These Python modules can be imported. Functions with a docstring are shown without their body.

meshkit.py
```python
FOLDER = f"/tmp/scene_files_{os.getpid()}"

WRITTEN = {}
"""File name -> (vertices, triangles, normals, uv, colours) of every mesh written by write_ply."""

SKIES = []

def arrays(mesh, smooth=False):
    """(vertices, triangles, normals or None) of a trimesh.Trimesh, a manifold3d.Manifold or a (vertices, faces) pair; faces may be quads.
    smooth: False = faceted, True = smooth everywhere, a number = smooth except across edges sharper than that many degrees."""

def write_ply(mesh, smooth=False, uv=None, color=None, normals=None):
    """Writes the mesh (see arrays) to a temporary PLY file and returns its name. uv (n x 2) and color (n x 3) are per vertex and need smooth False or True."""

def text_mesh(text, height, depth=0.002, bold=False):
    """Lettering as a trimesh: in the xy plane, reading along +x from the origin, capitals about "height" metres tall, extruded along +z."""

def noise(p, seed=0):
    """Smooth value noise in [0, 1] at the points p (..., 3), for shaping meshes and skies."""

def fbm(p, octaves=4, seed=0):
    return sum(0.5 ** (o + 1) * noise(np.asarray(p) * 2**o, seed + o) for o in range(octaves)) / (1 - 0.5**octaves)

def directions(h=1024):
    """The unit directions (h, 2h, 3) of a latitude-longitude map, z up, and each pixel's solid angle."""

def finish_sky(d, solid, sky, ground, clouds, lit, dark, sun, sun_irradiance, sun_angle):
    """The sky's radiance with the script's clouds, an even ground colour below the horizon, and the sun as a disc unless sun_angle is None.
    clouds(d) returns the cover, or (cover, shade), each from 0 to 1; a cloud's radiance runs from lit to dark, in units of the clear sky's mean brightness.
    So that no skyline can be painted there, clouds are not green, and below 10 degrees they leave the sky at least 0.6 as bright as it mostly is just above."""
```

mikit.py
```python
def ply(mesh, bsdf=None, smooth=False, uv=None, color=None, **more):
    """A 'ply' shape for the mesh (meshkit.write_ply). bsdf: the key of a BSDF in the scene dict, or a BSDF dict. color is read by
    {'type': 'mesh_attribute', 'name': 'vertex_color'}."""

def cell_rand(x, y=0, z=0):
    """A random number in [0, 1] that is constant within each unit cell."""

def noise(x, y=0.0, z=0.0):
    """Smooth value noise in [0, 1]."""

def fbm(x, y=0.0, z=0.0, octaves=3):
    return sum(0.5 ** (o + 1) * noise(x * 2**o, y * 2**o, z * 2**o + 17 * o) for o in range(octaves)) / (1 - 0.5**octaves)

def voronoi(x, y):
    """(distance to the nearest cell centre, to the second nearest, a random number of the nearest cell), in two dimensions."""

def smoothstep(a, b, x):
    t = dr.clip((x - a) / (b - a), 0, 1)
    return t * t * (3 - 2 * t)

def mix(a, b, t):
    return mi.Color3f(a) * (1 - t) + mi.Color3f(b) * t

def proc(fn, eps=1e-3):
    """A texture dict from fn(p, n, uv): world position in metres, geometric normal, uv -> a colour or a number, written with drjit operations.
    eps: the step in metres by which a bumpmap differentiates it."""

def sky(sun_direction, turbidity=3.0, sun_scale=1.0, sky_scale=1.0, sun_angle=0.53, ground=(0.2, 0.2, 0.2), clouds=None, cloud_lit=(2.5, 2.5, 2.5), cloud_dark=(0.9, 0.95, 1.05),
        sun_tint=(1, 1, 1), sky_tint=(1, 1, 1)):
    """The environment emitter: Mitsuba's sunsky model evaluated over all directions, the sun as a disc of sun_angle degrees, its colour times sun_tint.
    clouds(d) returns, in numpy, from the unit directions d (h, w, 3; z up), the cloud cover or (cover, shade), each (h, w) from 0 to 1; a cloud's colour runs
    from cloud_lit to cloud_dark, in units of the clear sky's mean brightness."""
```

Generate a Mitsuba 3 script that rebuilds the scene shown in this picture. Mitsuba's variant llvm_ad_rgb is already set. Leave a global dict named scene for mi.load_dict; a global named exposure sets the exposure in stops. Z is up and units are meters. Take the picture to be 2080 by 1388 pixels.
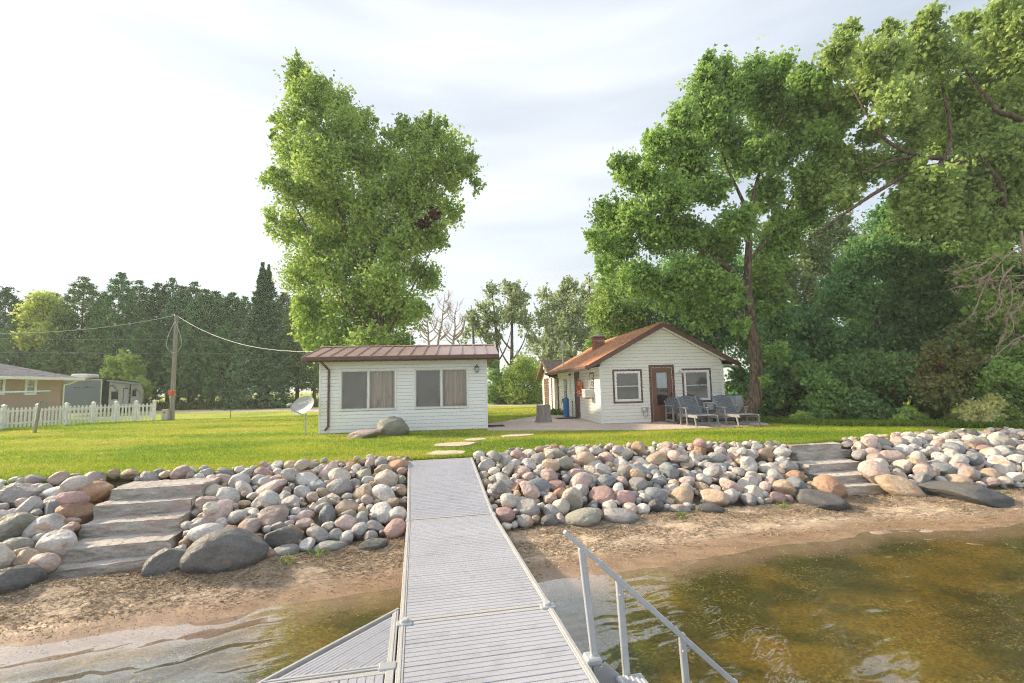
import math, random
import numpy as np, trimesh, mitsuba as mi, mikit, meshkit
from scipy.spatial import ConvexHull
import drjit as dr
from mikit import noise, fbm, voronoi, cell_rand, smoothstep, mix, proc

# ------------------------------------------------------------------ camera, sky, exposure
FOC, CX, CY, EYE = 960.0, 1040.0, 694.0, 1.42          # focal length in photo pixels (2080 wide), eye height above the lawn
PITCH, ROLL = math.radians(5.47), math.radians(1.3)
_F = np.array([0, math.cos(PITCH), math.sin(PITCH)]); _R0 = np.array([1.0, 0, 0]); _U0 = np.array([0, -math.sin(PITCH), math.cos(PITCH)])
_R = math.cos(ROLL) * _R0 - math.sin(ROLL) * _U0
_U = math.sin(ROLL) * _R0 + math.cos(ROLL) * _U0
EYEP = np.array([0, 0, EYE])
T4 = mi.ScalarTransform4f
scene, labels = {}, {}
scene['camera'] = {'type': 'perspective', 'fov': math.degrees(2 * math.atan(CX / FOC)), 'near_clip': 0.05, 'far_clip': 3000.0,
                   'to_world': T4().look_at(origin=EYEP.tolist(), target=(EYEP + _F).tolist(), up=_U.tolist())}
SUN = np.array([-0.81, 0.31, 0.48])


def cloud_cover(d):
    p = np.stack([d[..., 0], d[..., 1], d[..., 2] * 3.0], -1)
    w = meshkit.fbm(p * np.array([2.2, 2.2, 2.6]) + 3.7, 5, 4)
    s = meshkit.fbm(p * np.array([2.0, 2.6, 4.5]) + 9.1, 5, 8)
    left = np.clip(0.5 - 0.5 * d[..., 0], 0, 1)
    cover = np.clip(0.84 + 0.6 * (w - 0.5) + 0.25 * (left - 0.4), 0, 1)
    shade = np.clip(0.72 - 0.85 * left + 0.9 * (s - 0.5), 0, 1)
    return cover, shade


scene['sky'] = mikit.sky(SUN.tolist(), turbidity=3.5, sun_scale=0.95, sky_scale=1.0, sun_angle=3.0, ground=(0.13, 0.14, 0.10), clouds=cloud_cover,
                         cloud_lit=(2.12, 2.22, 2.34), cloud_dark=(.86, .99, 1.17), sun_tint=(0.94, 0.97, 1.0))
exposure = 2.74

# ------------------------------------------------------------------ finding places from the photograph's pixels
def ray(px, py): return _F * FOC + _R * (px - CX) + _U * (CY - py)
def G(px, py, z=0.0):                                    # the point at height z seen at the pixel
    d = ray(px, py); return EYEP + d * (z - EYE) / d[2]
def D(px, py, y):                                        # the point at distance y seen at the pixel
    d = ray(px, py); return EYEP + d * y / d[1]
def proj(q):
    q = np.asarray(q, float) - EYEP; w = q @ _F
    return np.stack([CX + FOC * (q @ _R) / w, CY - FOC * (q @ _U) / w, w], -1)

# ------------------------------------------------------------------ mesh helpers: (vertices, triangles)
def cat(ms):
    v, f, n = [], [], 0
    for a, b in ms:
        v.append(a); f.append(np.asarray(b) + n); n += len(a)
    return np.vstack(v), np.vstack(f)
_BF = np.array([[0, 1, 3], [0, 3, 2], [4, 6, 7], [4, 7, 5], [0, 4, 5], [0, 5, 1], [2, 3, 7], [2, 7, 6], [0, 2, 6], [0, 6, 4], [1, 5, 7], [1, 7, 3]])
def box(x0, x1, y0, y1, z0, z1):
    return np.array([[x, y, z] for x in (x0, x1) for y in (y0, y1) for z in (z0, z1)], float), _BF.copy()
def hull(pts):
    pts = np.asarray(pts, float); h = ConvexHull(pts); f = h.simplices.copy()
    c = pts[h.vertices].mean(0); n = np.cross(pts[f[:, 1]] - pts[f[:, 0]], pts[f[:, 2]] - pts[f[:, 0]])
    flip = ((pts[f[:, 0]] - c) * n).sum(1) < 0
    f[flip] = f[flip][:, ::-1]
    return pts, f
def cbox(x0, x1, y0, y1, z0, z1, c=0.006):               # a box with chamfered edges
    pts = []
    for x, sx in ((x0, 1), (x1, -1)):
        for y, sy in ((y0, 1), (y1, -1)):
            for z, sz in ((z0, 1), (z1, -1)):
                pts += [(x + sx * c, y + sy * c, z), (x + sx * c, y, z + sz * c), (x, y + sy * c, z + sz * c)]
    return hull(pts)
def prism(poly, y0, y1):                                 # convex polygon in xz, pushed from y0 to y1
    p = np.asarray(poly, float)
    return hull(np.vstack([np.c_[p[:, 0], np.full(len(p), y0), p[:, 1]], np.c_[p[:, 0], np.full(len(p), y1), p[:, 1]]]))
def prismx(poly, x0, x1):                                # convex polygon in yz, pushed from x0 to x1
    p = np.asarray(poly, float)
    return hull(np.vstack([np.c_[np.full(len(p), x0), p], np.c_[np.full(len(p), x1), p]]))
def tube(pts, rad, sides=8, cap=True):
    p = np.asarray(pts, float); n = len(p)
    rad = np.broadcast_to(np.asarray(rad, float), (n,))
    t = np.gradient(p, axis=0); t /= np.linalg.norm(t, axis=1, keepdims=True) + 1e-12
    a = np.zeros_like(p); q = np.cross(t[0], [0, 0, 1.0] if abs(t[0, 2]) < 0.9 else [1.0, 0, 0])
    for i in range(n):                                   # carry the frame along so that it never flips
        q = q - t[i] * (q @ t[i]); q = q / np.linalg.norm(q); a[i] = q
    b = np.cross(t, a); ang = np.arange(sides) * 2 * np.pi / sides
    v = (p[:, None] + rad[:, None, None] * (np.cos(ang)[None, :, None] * a[:, None] + np.sin(ang)[None, :, None] * b[:, None])).reshape(-1, 3)
    i, j = np.meshgrid(np.arange(n - 1), np.arange(sides), indexing='ij'); i, j = i.ravel(), j.ravel(); k = (j + 1) % sides
    f = np.vstack([np.c_[i * sides + j, i * sides + k, (i + 1) * sides + k], np.c_[i * sides + j, (i + 1) * sides + k, (i + 1) * sides + j]])
    if cap:
        v = np.vstack([v, p[0], p[-1]]); q = np.arange(sides); k = (q + 1) % sides
        f = np.vstack([f, np.c_[k, q, np.full(sides, n * sides)], np.c_[(n - 1) * sides + q, (n - 1) * sides + k, np.full(sides, n * sides + 1)]])
    return v, f
def bar(a, b, w, h, up=(0, 0, 1)):                       # a rectangular bar from a to b
    a, b = np.asarray(a, float), np.asarray(b, float); d = b - a; L = np.linalg.norm(d); d = d / L
    s = np.cross(d, up); s /= np.linalg.norm(s); u = np.cross(s, d)
    v, f = cbox(-w / 2, w / 2, 0, L, -h / 2, h / 2, min(w, h) * 0.12)
    return a + v[:, :1] * s + v[:, 1:2] * d + v[:, 2:] * u, f
def lathe(prof, n=24):                                   # (r, z) profile round the z axis
    p = np.asarray(prof, float); m = len(p); ang = np.arange(n) * 2 * np.pi / n
    v = np.stack([p[:, :1] * np.cos(ang), p[:, :1] * np.sin(ang), np.repeat(p[:, 1:], n, 1)], -1).reshape(-1, 3)
    i, j = np.meshgrid(np.arange(m - 1), np.arange(n), indexing='ij'); i, j = i.ravel(), j.ravel(); k = (j + 1) % n
    return v, np.vstack([np.c_[i * n + j, i * n + k, (i + 1) * n + k], np.c_[i * n + j, (i + 1) * n + k, (i + 1) * n + j]])
def torus(R, r, n=40, m=12):
    a, b = np.meshgrid(np.arange(n) * 2 * np.pi / n, np.arange(m) * 2 * np.pi / m, indexing='ij')
    v = np.stack([(R + r * np.cos(b)) * np.cos(a), (R + r * np.cos(b)) * np.sin(a), r * np.sin(b)], -1).reshape(-1, 3)
    i, j = np.meshgrid(np.arange(n), np.arange(m), indexing='ij'); i, j = i.ravel(), j.ravel(); i2, j2 = (i + 1) % n, (j + 1) % m
    return v, np.vstack([np.c_[i * m + j, i2 * m + j, i2 * m + j2], np.c_[i * m + j, i2 * m + j2, i * m + j2]])
def mv(m, M): return m[0] @ M[:3, :3].T + M[:3, 3], (m[1] if np.linalg.det(M[:3, :3]) > 0 else np.asarray(m[1])[:, ::-1])
def shift(m, *o): return m[0] + np.asarray(o, float), m[1]
def rotz(a, o=(0, 0, 0)):
    c, s = math.cos(a), math.sin(a); M = np.eye(4); M[:2, :2] = [[c, -s], [s, c]]; M[:3, 3] = o; return M
def rotx(a):
    c, s = math.cos(a), math.sin(a); M = np.eye(4); M[1:3, 1:3] = [[c, -s], [s, c]]; return M
def roty(a):
    c, s = math.cos(a), math.sin(a); M = np.eye(4); M[0, 0] = c; M[0, 2] = s; M[2, 0] = -s; M[2, 2] = c; return M
def ico(k): m = trimesh.creation.icosphere(k); return np.array(m.vertices), np.array(m.faces)

# ------------------------------------------------------------------ scene entries
_used = {}
def numbered(name):
    n = _used.get(name, 0); _used[name] = n + 1
    return name if n == 0 else f'{name}_{n:03d}'
def thing(name, label, cat_, group=None, kind=None):
    k = numbered(name); labels[k] = {'label': label, 'category': cat_}
    if group: labels[k]['group'] = group
    if kind: labels[k]['kind'] = kind
    return k
def obj(key, mesh, bsdf, M=None, smooth=False, **kw):    # one entry under exactly this key
    if M is not None: mesh = mv(mesh, M)
    scene[key] = mikit.ply(mesh, 'm_' + bsdf, smooth=smooth, **kw); return key
def part(parent, name, mesh, bsdf, M=None, smooth=False, label=None, kind=None, **kw):
    k = numbered(f'{parent}__{name}')
    if label or kind: labels[k] = {a: b for a, b in (('label', label), ('kind', kind)) if b}
    return obj(k, mesh, bsdf, M, smooth, **kw)
def solo(name, label, cat_, mesh, bsdf, M=None, smooth=False, group=None, kind=None, **kw):
    return obj(thing(name, label, cat_, group, kind), mesh, bsdf, M, smooth, **kw)
def setting(name, label, mesh, bsdf, smooth=False, **kw):
    k = numbered(name); labels[k] = {'kind': 'structure', 'label': label}; return obj(k, mesh, bsdf, None, smooth, **kw)

# ------------------------------------------------------------------ materials
def rgb(*c): return {'type': 'rgb', 'value': list(c)}
def pri(c, rough=0.6, spec=0.4, **kw): return {'type': 'principled', 'base_color': c if isinstance(c, dict) else rgb(*c), 'roughness': rough, 'specular': spec, **kw}
def two(b): return {'type': 'twosided', 'bsdf': b}
def bump(b, fn, scale=1.0, eps=2e-3): return {'type': 'bumpmap', 'bsdf': b, 'arbitrary': proc(fn, eps), 'scale': scale}
VC = {'type': 'mesh_attribute', 'name': 'vertex_color'}
def mat(name, b): scene['m_' + name] = two(b) if b['type'] in ('principled', 'bumpmap') else b; return name

PAL = [('pale grey', (.44, .425, .41)), ('pinkish', (.41, .325, .295)), ('tan', (.39, .305, .225)), ('mid grey', (.29, .28, .275)), ('bluish grey', (.21, .23, .245)),
       ('rust brown', (.34, .215, .145)), ('cream', (.48, .435, .38)), ('dusty rose', (.35, .235, .22)), ('dark grey', (.12, .118, .115)), ('olive grey', (.27, .265, .225))]
def _granite(p, n, uv):
    k = dr.floor(uv.x * 10.0); c = mi.Color3f(*PAL[0][1])
    for i in range(1, 10): c = dr.select(k > i - 0.5, mi.Color3f(*PAL[i][1]), c)
    o = uv.y * 97.0
    big = fbm(p.x * 5 + o, p.y * 5, p.z * 5, 3); fine = fbm(p.x * 55 + o, p.y * 55, p.z * 55, 2)
    vein = smoothstep(0.035, 0.0, dr.abs(noise(p.x * 9 + o, p.y * 9 + 5, p.z * 13) - 0.5))
    c = c * (0.72 + 0.56 * big) * (0.74 + 0.62 * fine) * (0.85 + 0.3 * dr.power(dr.abs(uv.y * 7.3 - dr.floor(uv.y * 7.3)), 1.0))
    c = mix(c, c * 1.5, vein * 0.35 * smoothstep(0.6, 0.8, uv.y) * smoothstep(0.45, 0.6, big))
    rust = smoothstep(0.60, 0.74, fbm(p.x * 7 + 31 + o, p.y * 7, p.z * 7, 3)) * smoothstep(0.55, 0.6, uv.y) * smoothstep(8.5, 7.5, k) 
    c = mix(c, mi.Color3f(.42, .22, .11), rust * 0.6)
    wet = smoothstep(-0.58, -0.68, p.z + 0.10 * (big - 0.5))          # the stones' feet stand on wet sand
    return c * (1 - 0.45 * wet)
mat('granite', bump(pri(proc(_granite), 0.62, 0.35), lambda p, n, uv: fbm(p.x * 28, p.y * 28, p.z * 28, 3) * 0.020 + fbm(p.x * 120, p.y * 120, p.z * 120, 2) * 0.003))
def _slab(p, n, uv):
    b = fbm(p.x * 4, p.y * 4, p.z * 9, 4); g = fbm(p.x * 60, p.y * 60, p.z * 60, 2)
    c = mix((.33, .315, .285), (.43, .40, .37), smoothstep(0.35, 0.65, b))
    c = mix(c, (.42, .31, .28), 0.45 * smoothstep(0.55, 0.7, fbm(p.x * 3 + 8, p.y * 3, p.z * 3, 3)))
    return c * (0.75 + 0.5 * g)
mat('slab', bump(pri(proc(_slab), 0.75, 0.3), lambda p, n, uv: fbm(p.x * 14, p.y * 14, p.z * 30, 4) * 0.03))
def _lawn(p, n, uv):
    a = fbm(p.x * 0.35, p.y * 0.5, 0.0, 3); b = fbm(p.x * 6, p.y * 6, 0.0, 3); h = noise(p.x * 45, p.y * 45)
    c = mix((.21, .28, .04), (.36, .37, .055), smoothstep(0.3, 0.7, a)); c = mix(c, (.13, .20, .03), 0.6 * smoothstep(0.5, 0.8, b))
    bare = smoothstep(0.58, 0.72, fbm(p.x * 0.9 + 5, p.y * 1.1, 2.0, 3))
    c = mix(c, (.36, .30, .13), bare * 0.6)
    return c * (0.7 + 0.6 * h)
mat('turf', pri(proc(_lawn), 0.9, 0.1))
def _sand(p, n, uv):
    f1 = fbm(p.x * 5, p.y * 11, 0.0, 3); f2 = fbm(p.x * 40, p.y * 60, 0.0, 2)
    dry = mix((.49, .38, .275), (.36, .275, .195), smoothstep(0.42, 0.62, f1 + .10 * smoothstep(0.5, -2.0, p.x))) * (0.75 + 0.5 * f2) * (1 - 0.20 * smoothstep(0.5, -2.0, p.x))
    wet = mix((.30, .205, .135), (.24, .16, .10), smoothstep(0.3, 0.7, f1)) * (0.85 + 0.3 * f2)
    bed = mix((.165, .105, .016), (.062, .048, .008), smoothstep(0.32, 0.66, fbm(p.x * 1.3 + 3, p.y * 2.2, 0.0, 5)))
    bed = mix(bed, (.26, .19, .07), smoothstep(0.62, 0.8, noise(p.x * 60, p.y * 75)) * 0.55 * smoothstep(.4, .6, fbm(p.x * 3, p.y * 4, 3.0, 2))) * (0.5 + 1.0 * f2)
    z = p.z + 0.03 * (f1 - 0.5)
    c = mix(wet, dry, smoothstep(-0.815, -0.775, z))
    return mix(bed, c, smoothstep(-0.90, -0.855, z))
def _sandrough(p, n, uv): return 0.30 + 0.55 * smoothstep(-0.84, -0.78, p.z + 0.04 * (fbm(p.x * 3, p.y * 6) - 0.5))
mat('sand', bump(pri(proc(_sand), proc(_sandrough), 0.5), lambda p, n, uv: (fbm(p.x * 12, p.y * 22, 0.0, 4) * 0.045 + noise(p.x * 90, p.y * 90) * 0.004) * smoothstep(-0.83, -0.76, p.z) + 0.001 * noise(p.x * 60, p.y * 60)))
mat('soil', pri(proc(lambda p, n, uv: mix((.24, .19, .14), (.14, .11, .08), fbm(p.x * 9, p.y * 9, p.z * 9, 3))), 0.95, 0.1))
mat('litter', two(pri(VC, 0.9, 0.1)))
mat('blade', {'type': 'principledthin', 'base_color': VC, 'roughness': 0.6, 'diff_trans': 0.9, 'eta': 1.3})
for nm in ('leaf',): mat(nm, {'type': 'principledthin', 'base_color': VC, 'roughness': 0.42, 'diff_trans': 0.95, 'eta': 1.4})
mat('needle', two(pri(VC, 0.75, 0.15)))
def _bark(p, n, uv):
    a = fbm(p.x * 26, p.y * 26, p.z * 4, 3)
    return mix((.20, .15, .11), (.085, .065, .05), smoothstep(0.35, 0.65, a)) * (0.8 + 0.4 * noise(p.x * 3, p.y * 3, p.z * 2))
mat('bark', bump(pri(proc(_bark), 0.9, 0.1), lambda p, n, uv: fbm(p.x * 24, p.y * 24, p.z * 4, 3) * 0.05))
mat('twig', pri((.36, .27, .215), 0.9, 0.1))
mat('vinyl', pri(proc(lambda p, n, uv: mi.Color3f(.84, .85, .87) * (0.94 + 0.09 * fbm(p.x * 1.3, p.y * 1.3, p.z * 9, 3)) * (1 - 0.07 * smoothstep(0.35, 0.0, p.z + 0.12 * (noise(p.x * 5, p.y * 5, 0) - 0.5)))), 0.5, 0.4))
mat('vinyl_cream', pri(proc(lambda p, n, uv: mi.Color3f(.80, .785, .715) * (0.92 + 0.12 * fbm(p.x * 1.3, p.y * 1.3, p.z * 9, 3))), 0.5, 0.4))
mat('vinyl_tan', pri((.43, .325, .295), 0.55, 0.3))
mat('white', pri((.76, .76, .75), 0.45, 0.45))
mat('white_worn', pri(proc(lambda p, n, uv: mi.Color3f(.74, .75, .77) * (0.86 + 0.2 * fbm(p.x * 3, p.y * 3, p.z * 8, 3))), 0.55, 0.35))
mat('brown', pri(proc(lambda p, n, uv: mi.Color3f(.135, .075, .062) * (0.85 + 0.3 * fbm(p.x * 4, p.y * 4, p.z * 4, 3))), 0.5, 0.4))
mat('brown_door', pri(proc(lambda p, n, uv: mix((.20, .095, .062), (.13, .065, .045), fbm(p.x * 30, p.y * 30, p.z * 2.5, 3))), 0.5, 0.4))
mat('brown_metal', pri(proc(lambda p, n, uv: mi.Color3f(.28, .20, .19) * (0.85 + 0.3 * fbm(p.x * 2, p.y * 2, 1.0, 3))), 0.38, 0.5))
def _shingle(cA, cB):
    def fn(p, n, uv):
        r = cell_rand(dr.floor(p.x * 3.3 + 0.5 * dr.floor(p.z * 15)), dr.floor(p.y * 3.3), dr.floor(p.z * 15))
        return mix(cA, cB, r) * (0.7 + 0.6 * fbm(p.x * 30, p.y * 30, p.z * 30, 2))
    return fn
mat('shingle_rust', pri(proc(_shingle((.30, .145, .075), (.42, .215, .125))), 0.9, 0.15))
mat('shingle_dark', pri(proc(_shingle((.07, .062, .065), (.13, .115, .115))), 0.9, 0.15))
mat('shingle_grey', pri(proc(_shingle((.17, .165, .18), (.25, .24, .26))), 0.9, 0.15))
mat('screen', pri((.055, .054, .055), 0.35, 0.5))
mat('curtain', two(pri(proc(lambda p, n, uv: mi.Color3f(.32, .27, .235) * (0.85 + 0.3 * noise(p.x * 14, 0.0, 0.0))), 0.9, 0.1)))
mat('curtain_blue', two(pri((.36, .43, .50), 0.8, 0.2)))
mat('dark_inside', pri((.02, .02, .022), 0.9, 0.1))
mat('glass', {'type': 'thindielectric', 'int_ior': 1.5})
mat('brick', pri(proc(lambda p, n, uv: mix((.33, .11, .065), (.25, .08, .05), fbm(p.x * 20, p.y * 20, p.z * 20, 2))), 0.85, 0.2))
mat('mortar', pri((.40, .37, .34), 0.95, 0.1))
mat('galv', pri((.45, .46, .47), 0.45, 0.5, metallic=0.2))
mat('alu', pri(proc(lambda p, n, uv: mi.Color3f(.52, .54, .57) * (0.84 + 0.2 * fbm(p.x * 5, p.y * 5, p.z * 5, 3))), 0.38, 0.5, metallic=0.45))
mat('deck', pri(proc(lambda p, n, uv: mi.Color3f(.35, .362, .41) * (0.90 + 0.18 * fbm(p.x * 2.2, p.y * 2.2, 0.0, 4)) * (1 - 0.10 * smoothstep(.66, .8, fbm(p.x * 7, p.y * 9, 5.0, 3)))), 0.5, 0.4))
mat('deck_frame', pri(proc(lambda p, n, uv: mi.Color3f(.40, .40, .405) * (0.82 + 0.25 * fbm(p.x * 6, p.y * 6, p.z * 6, 3))), 0.45, 0.5))
mat('black', pri((.02, .02, .02), 0.5, 0.4))
mat('concrete', bump(pri(proc(lambda p, n, uv: mix((.37, .30, .26), (.47, .39, .34), fbm(p.x * 1.5, p.y * 1.5, 0.0, 3)) * (0.72 + 0.55 * fbm(p.x * 35, p.y * 35, 0.0, 2))), 0.9, 0.15), lambda p, n, uv: noise(p.x * 50, p.y * 50) * 0.006))
mat('gravel', pri(proc(lambda p, n, uv: mi.Color3f(.42, .35, .29) * (0.7 + 0.6 * fbm(p.x * 9, p.y * 9, 0.0, 3))), 0.95, 0.1))
mat('flagstone', bump(pri(proc(lambda p, n, uv: mix((.44, .34, .25), (.52, .44, .36), fbm(p.x * 6, p.y * 6, 0.0, 4))), 0.9, 0.15), lambda p, n, uv: fbm(p.x * 10, p.y * 10, 0.0, 3) * 0.03))
mat('old_wood', bump(pri(proc(lambda p, n, uv: mix((.38, .35, .33), (.20, .185, .175), fbm(p.x * 45, p.y * 45, p.z * 3, 3))), 0.9, 0.1), lambda p, n, uv: fbm(p.x * 40, p.y * 40, p.z * 2.5, 3) * 0.03))
mat('grey_poly', pri(proc(lambda p, n, uv: mi.Color3f(.155, .165, .19) * (0.85 + 0.3 * fbm(p.x * 30, p.y * 30, p.z * 8, 2))), 0.6, 0.3))
mat('grey_poly_light', pri((.27, .265, .265), 0.6, 0.3))
mat('orange', pri((.60, .13, .04), 0.5, 0.4))
mat('orange_box', pri((.62, .10, .03), 0.5, 0.4))
mat('blue', pri((.045, .19, .46), 0.45, 0.4))
mat('boat_blue', pri((.01, .24, .52), 0.35, 0.5))
mat('boat_white', pri((.62, .63, .63), 0.4, 0.4))
mat('boat_grey', pri((.36, .38, .37), 0.5, 0.4))
mat('dish_grey', pri((.42, .42, .43), 0.4, 0.4))
mat('lettering', pri((.85, .85, .87), 0.5, 0.3))
mat('rv_grey', pri((.17, .21, .27), 0.35, 0.5))
mat('rv_white', pri((.62, .60, .55), 0.4, 0.4))
mat('rv_dark', pri((.035, .037, .04), 0.4, 0.4))
mat('rope', pri((.62, .60, .52), 0.8, 0.2))
mat('wire', pri((.30, .30, .30), 0.6, 0.3))
mat('wire_pale', pri((.62, .62, .62), 0.5, 0.3))
mat('green_line', pri((.55, .72, .66), 0.5, 0.3))
mat('lamp_glass', pri((.60, .62, .62), 0.2, 0.5))
mat('water', {'type': 'thindielectric', 'int_ior': 1.5})
mat('pewter', pri((.10, .10, .095), 0.5, 0.4))
mat('shade_backing', pri((.40, .39, .38), 0.9, 0.1))  # wall core darker than the boards: lap shadow lines put into its colour
mat('rubber', pri((.03, .03, .03), 0.8, 0.2))
mat('rust_pot', pri((.30, .12, .05), 0.8, 0.2))

# ------------------------------------------------------------------ terrain curves (plan: y as a function of x)
_TOP = np.array([(-60, -6), (-30, 2), (-12, 6.6), (-8.3, 7.75), (-6.85, 8.15), (-5.4, 8.5), (-4.5, 9.05), (-3.26, 9.25), (-2.18, 9.62), (-.8, 9.85), (.6, 10.4), (2.76, 10.55), (4.94, 10.6), (6.1, 10.55), (8.14, 11.1), (10.3, 11.7), (12.6, 12.0), (30, 15), (70, 20)])
_TOE = np.array([(-60, -9), (-30, -1), (-12, 3.9), (-8, 5.0), (-5.66, 5.55), (-4.35, 5.8), (-3.17, 6.2), (-2.35, 6.65), (-1.6, 6.95), (-.06, 7.1), (1.16, 7.6), (2.86, 8.04), (4.03, 8.25), (5.86, 8.6), (7.5, 8.75), (9.3, 8.95), (30, 12), (70, 17)])
_WAT = np.array([(-60, -10.5), (-30, -2.4), (-12, 2.7), (-8, 3.8), (-4.8, 4.65), (-3.7, 4.98), (-2.56, 5.24), (-1.36, 5.62), (.22, 5.75), (.77, 5.97), (1.54, 6.16), (2.98, 6.6), (4.65, 7.1), (7.77, 7.5), (30, 10.2), (70, 15)])
def yT(x): return np.interp(x, _TOP[:, 0], _TOP[:, 1])
def yB(x): return np.interp(x, _TOE[:, 0], _TOE[:, 1])
def yW(x):
    x = np.asarray(x, float); q = np.stack([x, 0 * x, 0 * x], -1)
    return np.interp(x, _WAT[:, 0], _WAT[:, 1]) + .26 * (meshkit.noise(q * .9, 1) - .5) + .12 * (meshkit.noise(q * 2.7, 2) - .5) + .05 * (meshkit.noise(q * 7, 3) - .5)
WATER = -0.85
def ground(x, y):
    x, y = np.asarray(x, float), np.asarray(y, float); t, b, w = yT(x), yB(x), yW(x)
    bank = -0.70 + 0.68 * (y - b) / (t - b)
    beach = WATER + 0.15 * np.clip((y - w) / (b - w), 0, 1) ** 0.9
    bed = WATER - 0.10 * np.clip(w - y, 0, 50) ** 1.15
    z = np.where(y > b, bank, np.where(y > w, beach, np.maximum(bed, -1.9)))
    return np.where(y >= t, 0.0, np.minimum(z, 0.0))
def TG(px, py):                                          # where the pixel's ray meets the ground
    d = ray(px, py); s = np.linspace(0.5, 60, 24000) / FOC
    q = EYEP + s[:, None] * d
    k = np.argmax(q[:, 2] <= ground(q[:, 0], q[:, 1])); return q[k]
def grid(xs, rows):                                      # rows: list of (y array, z array) over xs
    v = np.vstack([np.c_[xs, y, z] for y, z in rows]); n = len(xs)
    i, j = np.meshgrid(np.arange(len(rows) - 1), np.arange(n - 1), indexing='ij'); a = (i * n + j).ravel()
    return v, np.vstack([np.c_[a, a + 1, a + n + 1], np.c_[a, a + n + 1, a + n]])

xs = np.unique(np.concatenate([np.linspace(-60, -10, 51), np.linspace(-10, 12, 441), np.linspace(12, 70, 59)]))
# beach and lakebed: one sheet from deep water to just under the stones
rows = []
for d in np.concatenate([[-260, -120, -60, -30, -18], np.linspace(-12, -6, 13), np.linspace(-5.9, 0, 119)]):
    y = yW(xs) + d; z = ground(xs, y); rows.append((y, z))
for t in np.linspace(0.03, 1.0, 40):
    y = yW(xs) + (yB(xs) - yW(xs)) * t
    p = np.c_[xs, y, y * 0]
    wrack = np.clip(t * 1.6 - 0.45, 0, 1) * np.clip((1.02 - t) * 8 + 0.3, 0, 1)
    z = ground(xs, y) + wrack * (0.07 * meshkit.fbm(p * np.array([2.5, 6, 1]), 4, 3) + .022 * meshkit.fbm(p * np.array([9, 16, 1]), 3, 6) - 0.012); rows.append((y, z))
for e in (0.1, 0.3, 0.9): rows.append((yB(xs) + e, -0.70 - 0.35 * e + 0 * xs))
setting('beach', 'brown sandy beach with dry reed litter running into the shallow lakebed', grid(xs, rows), 'sand', smooth=True)
rows = []
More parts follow.
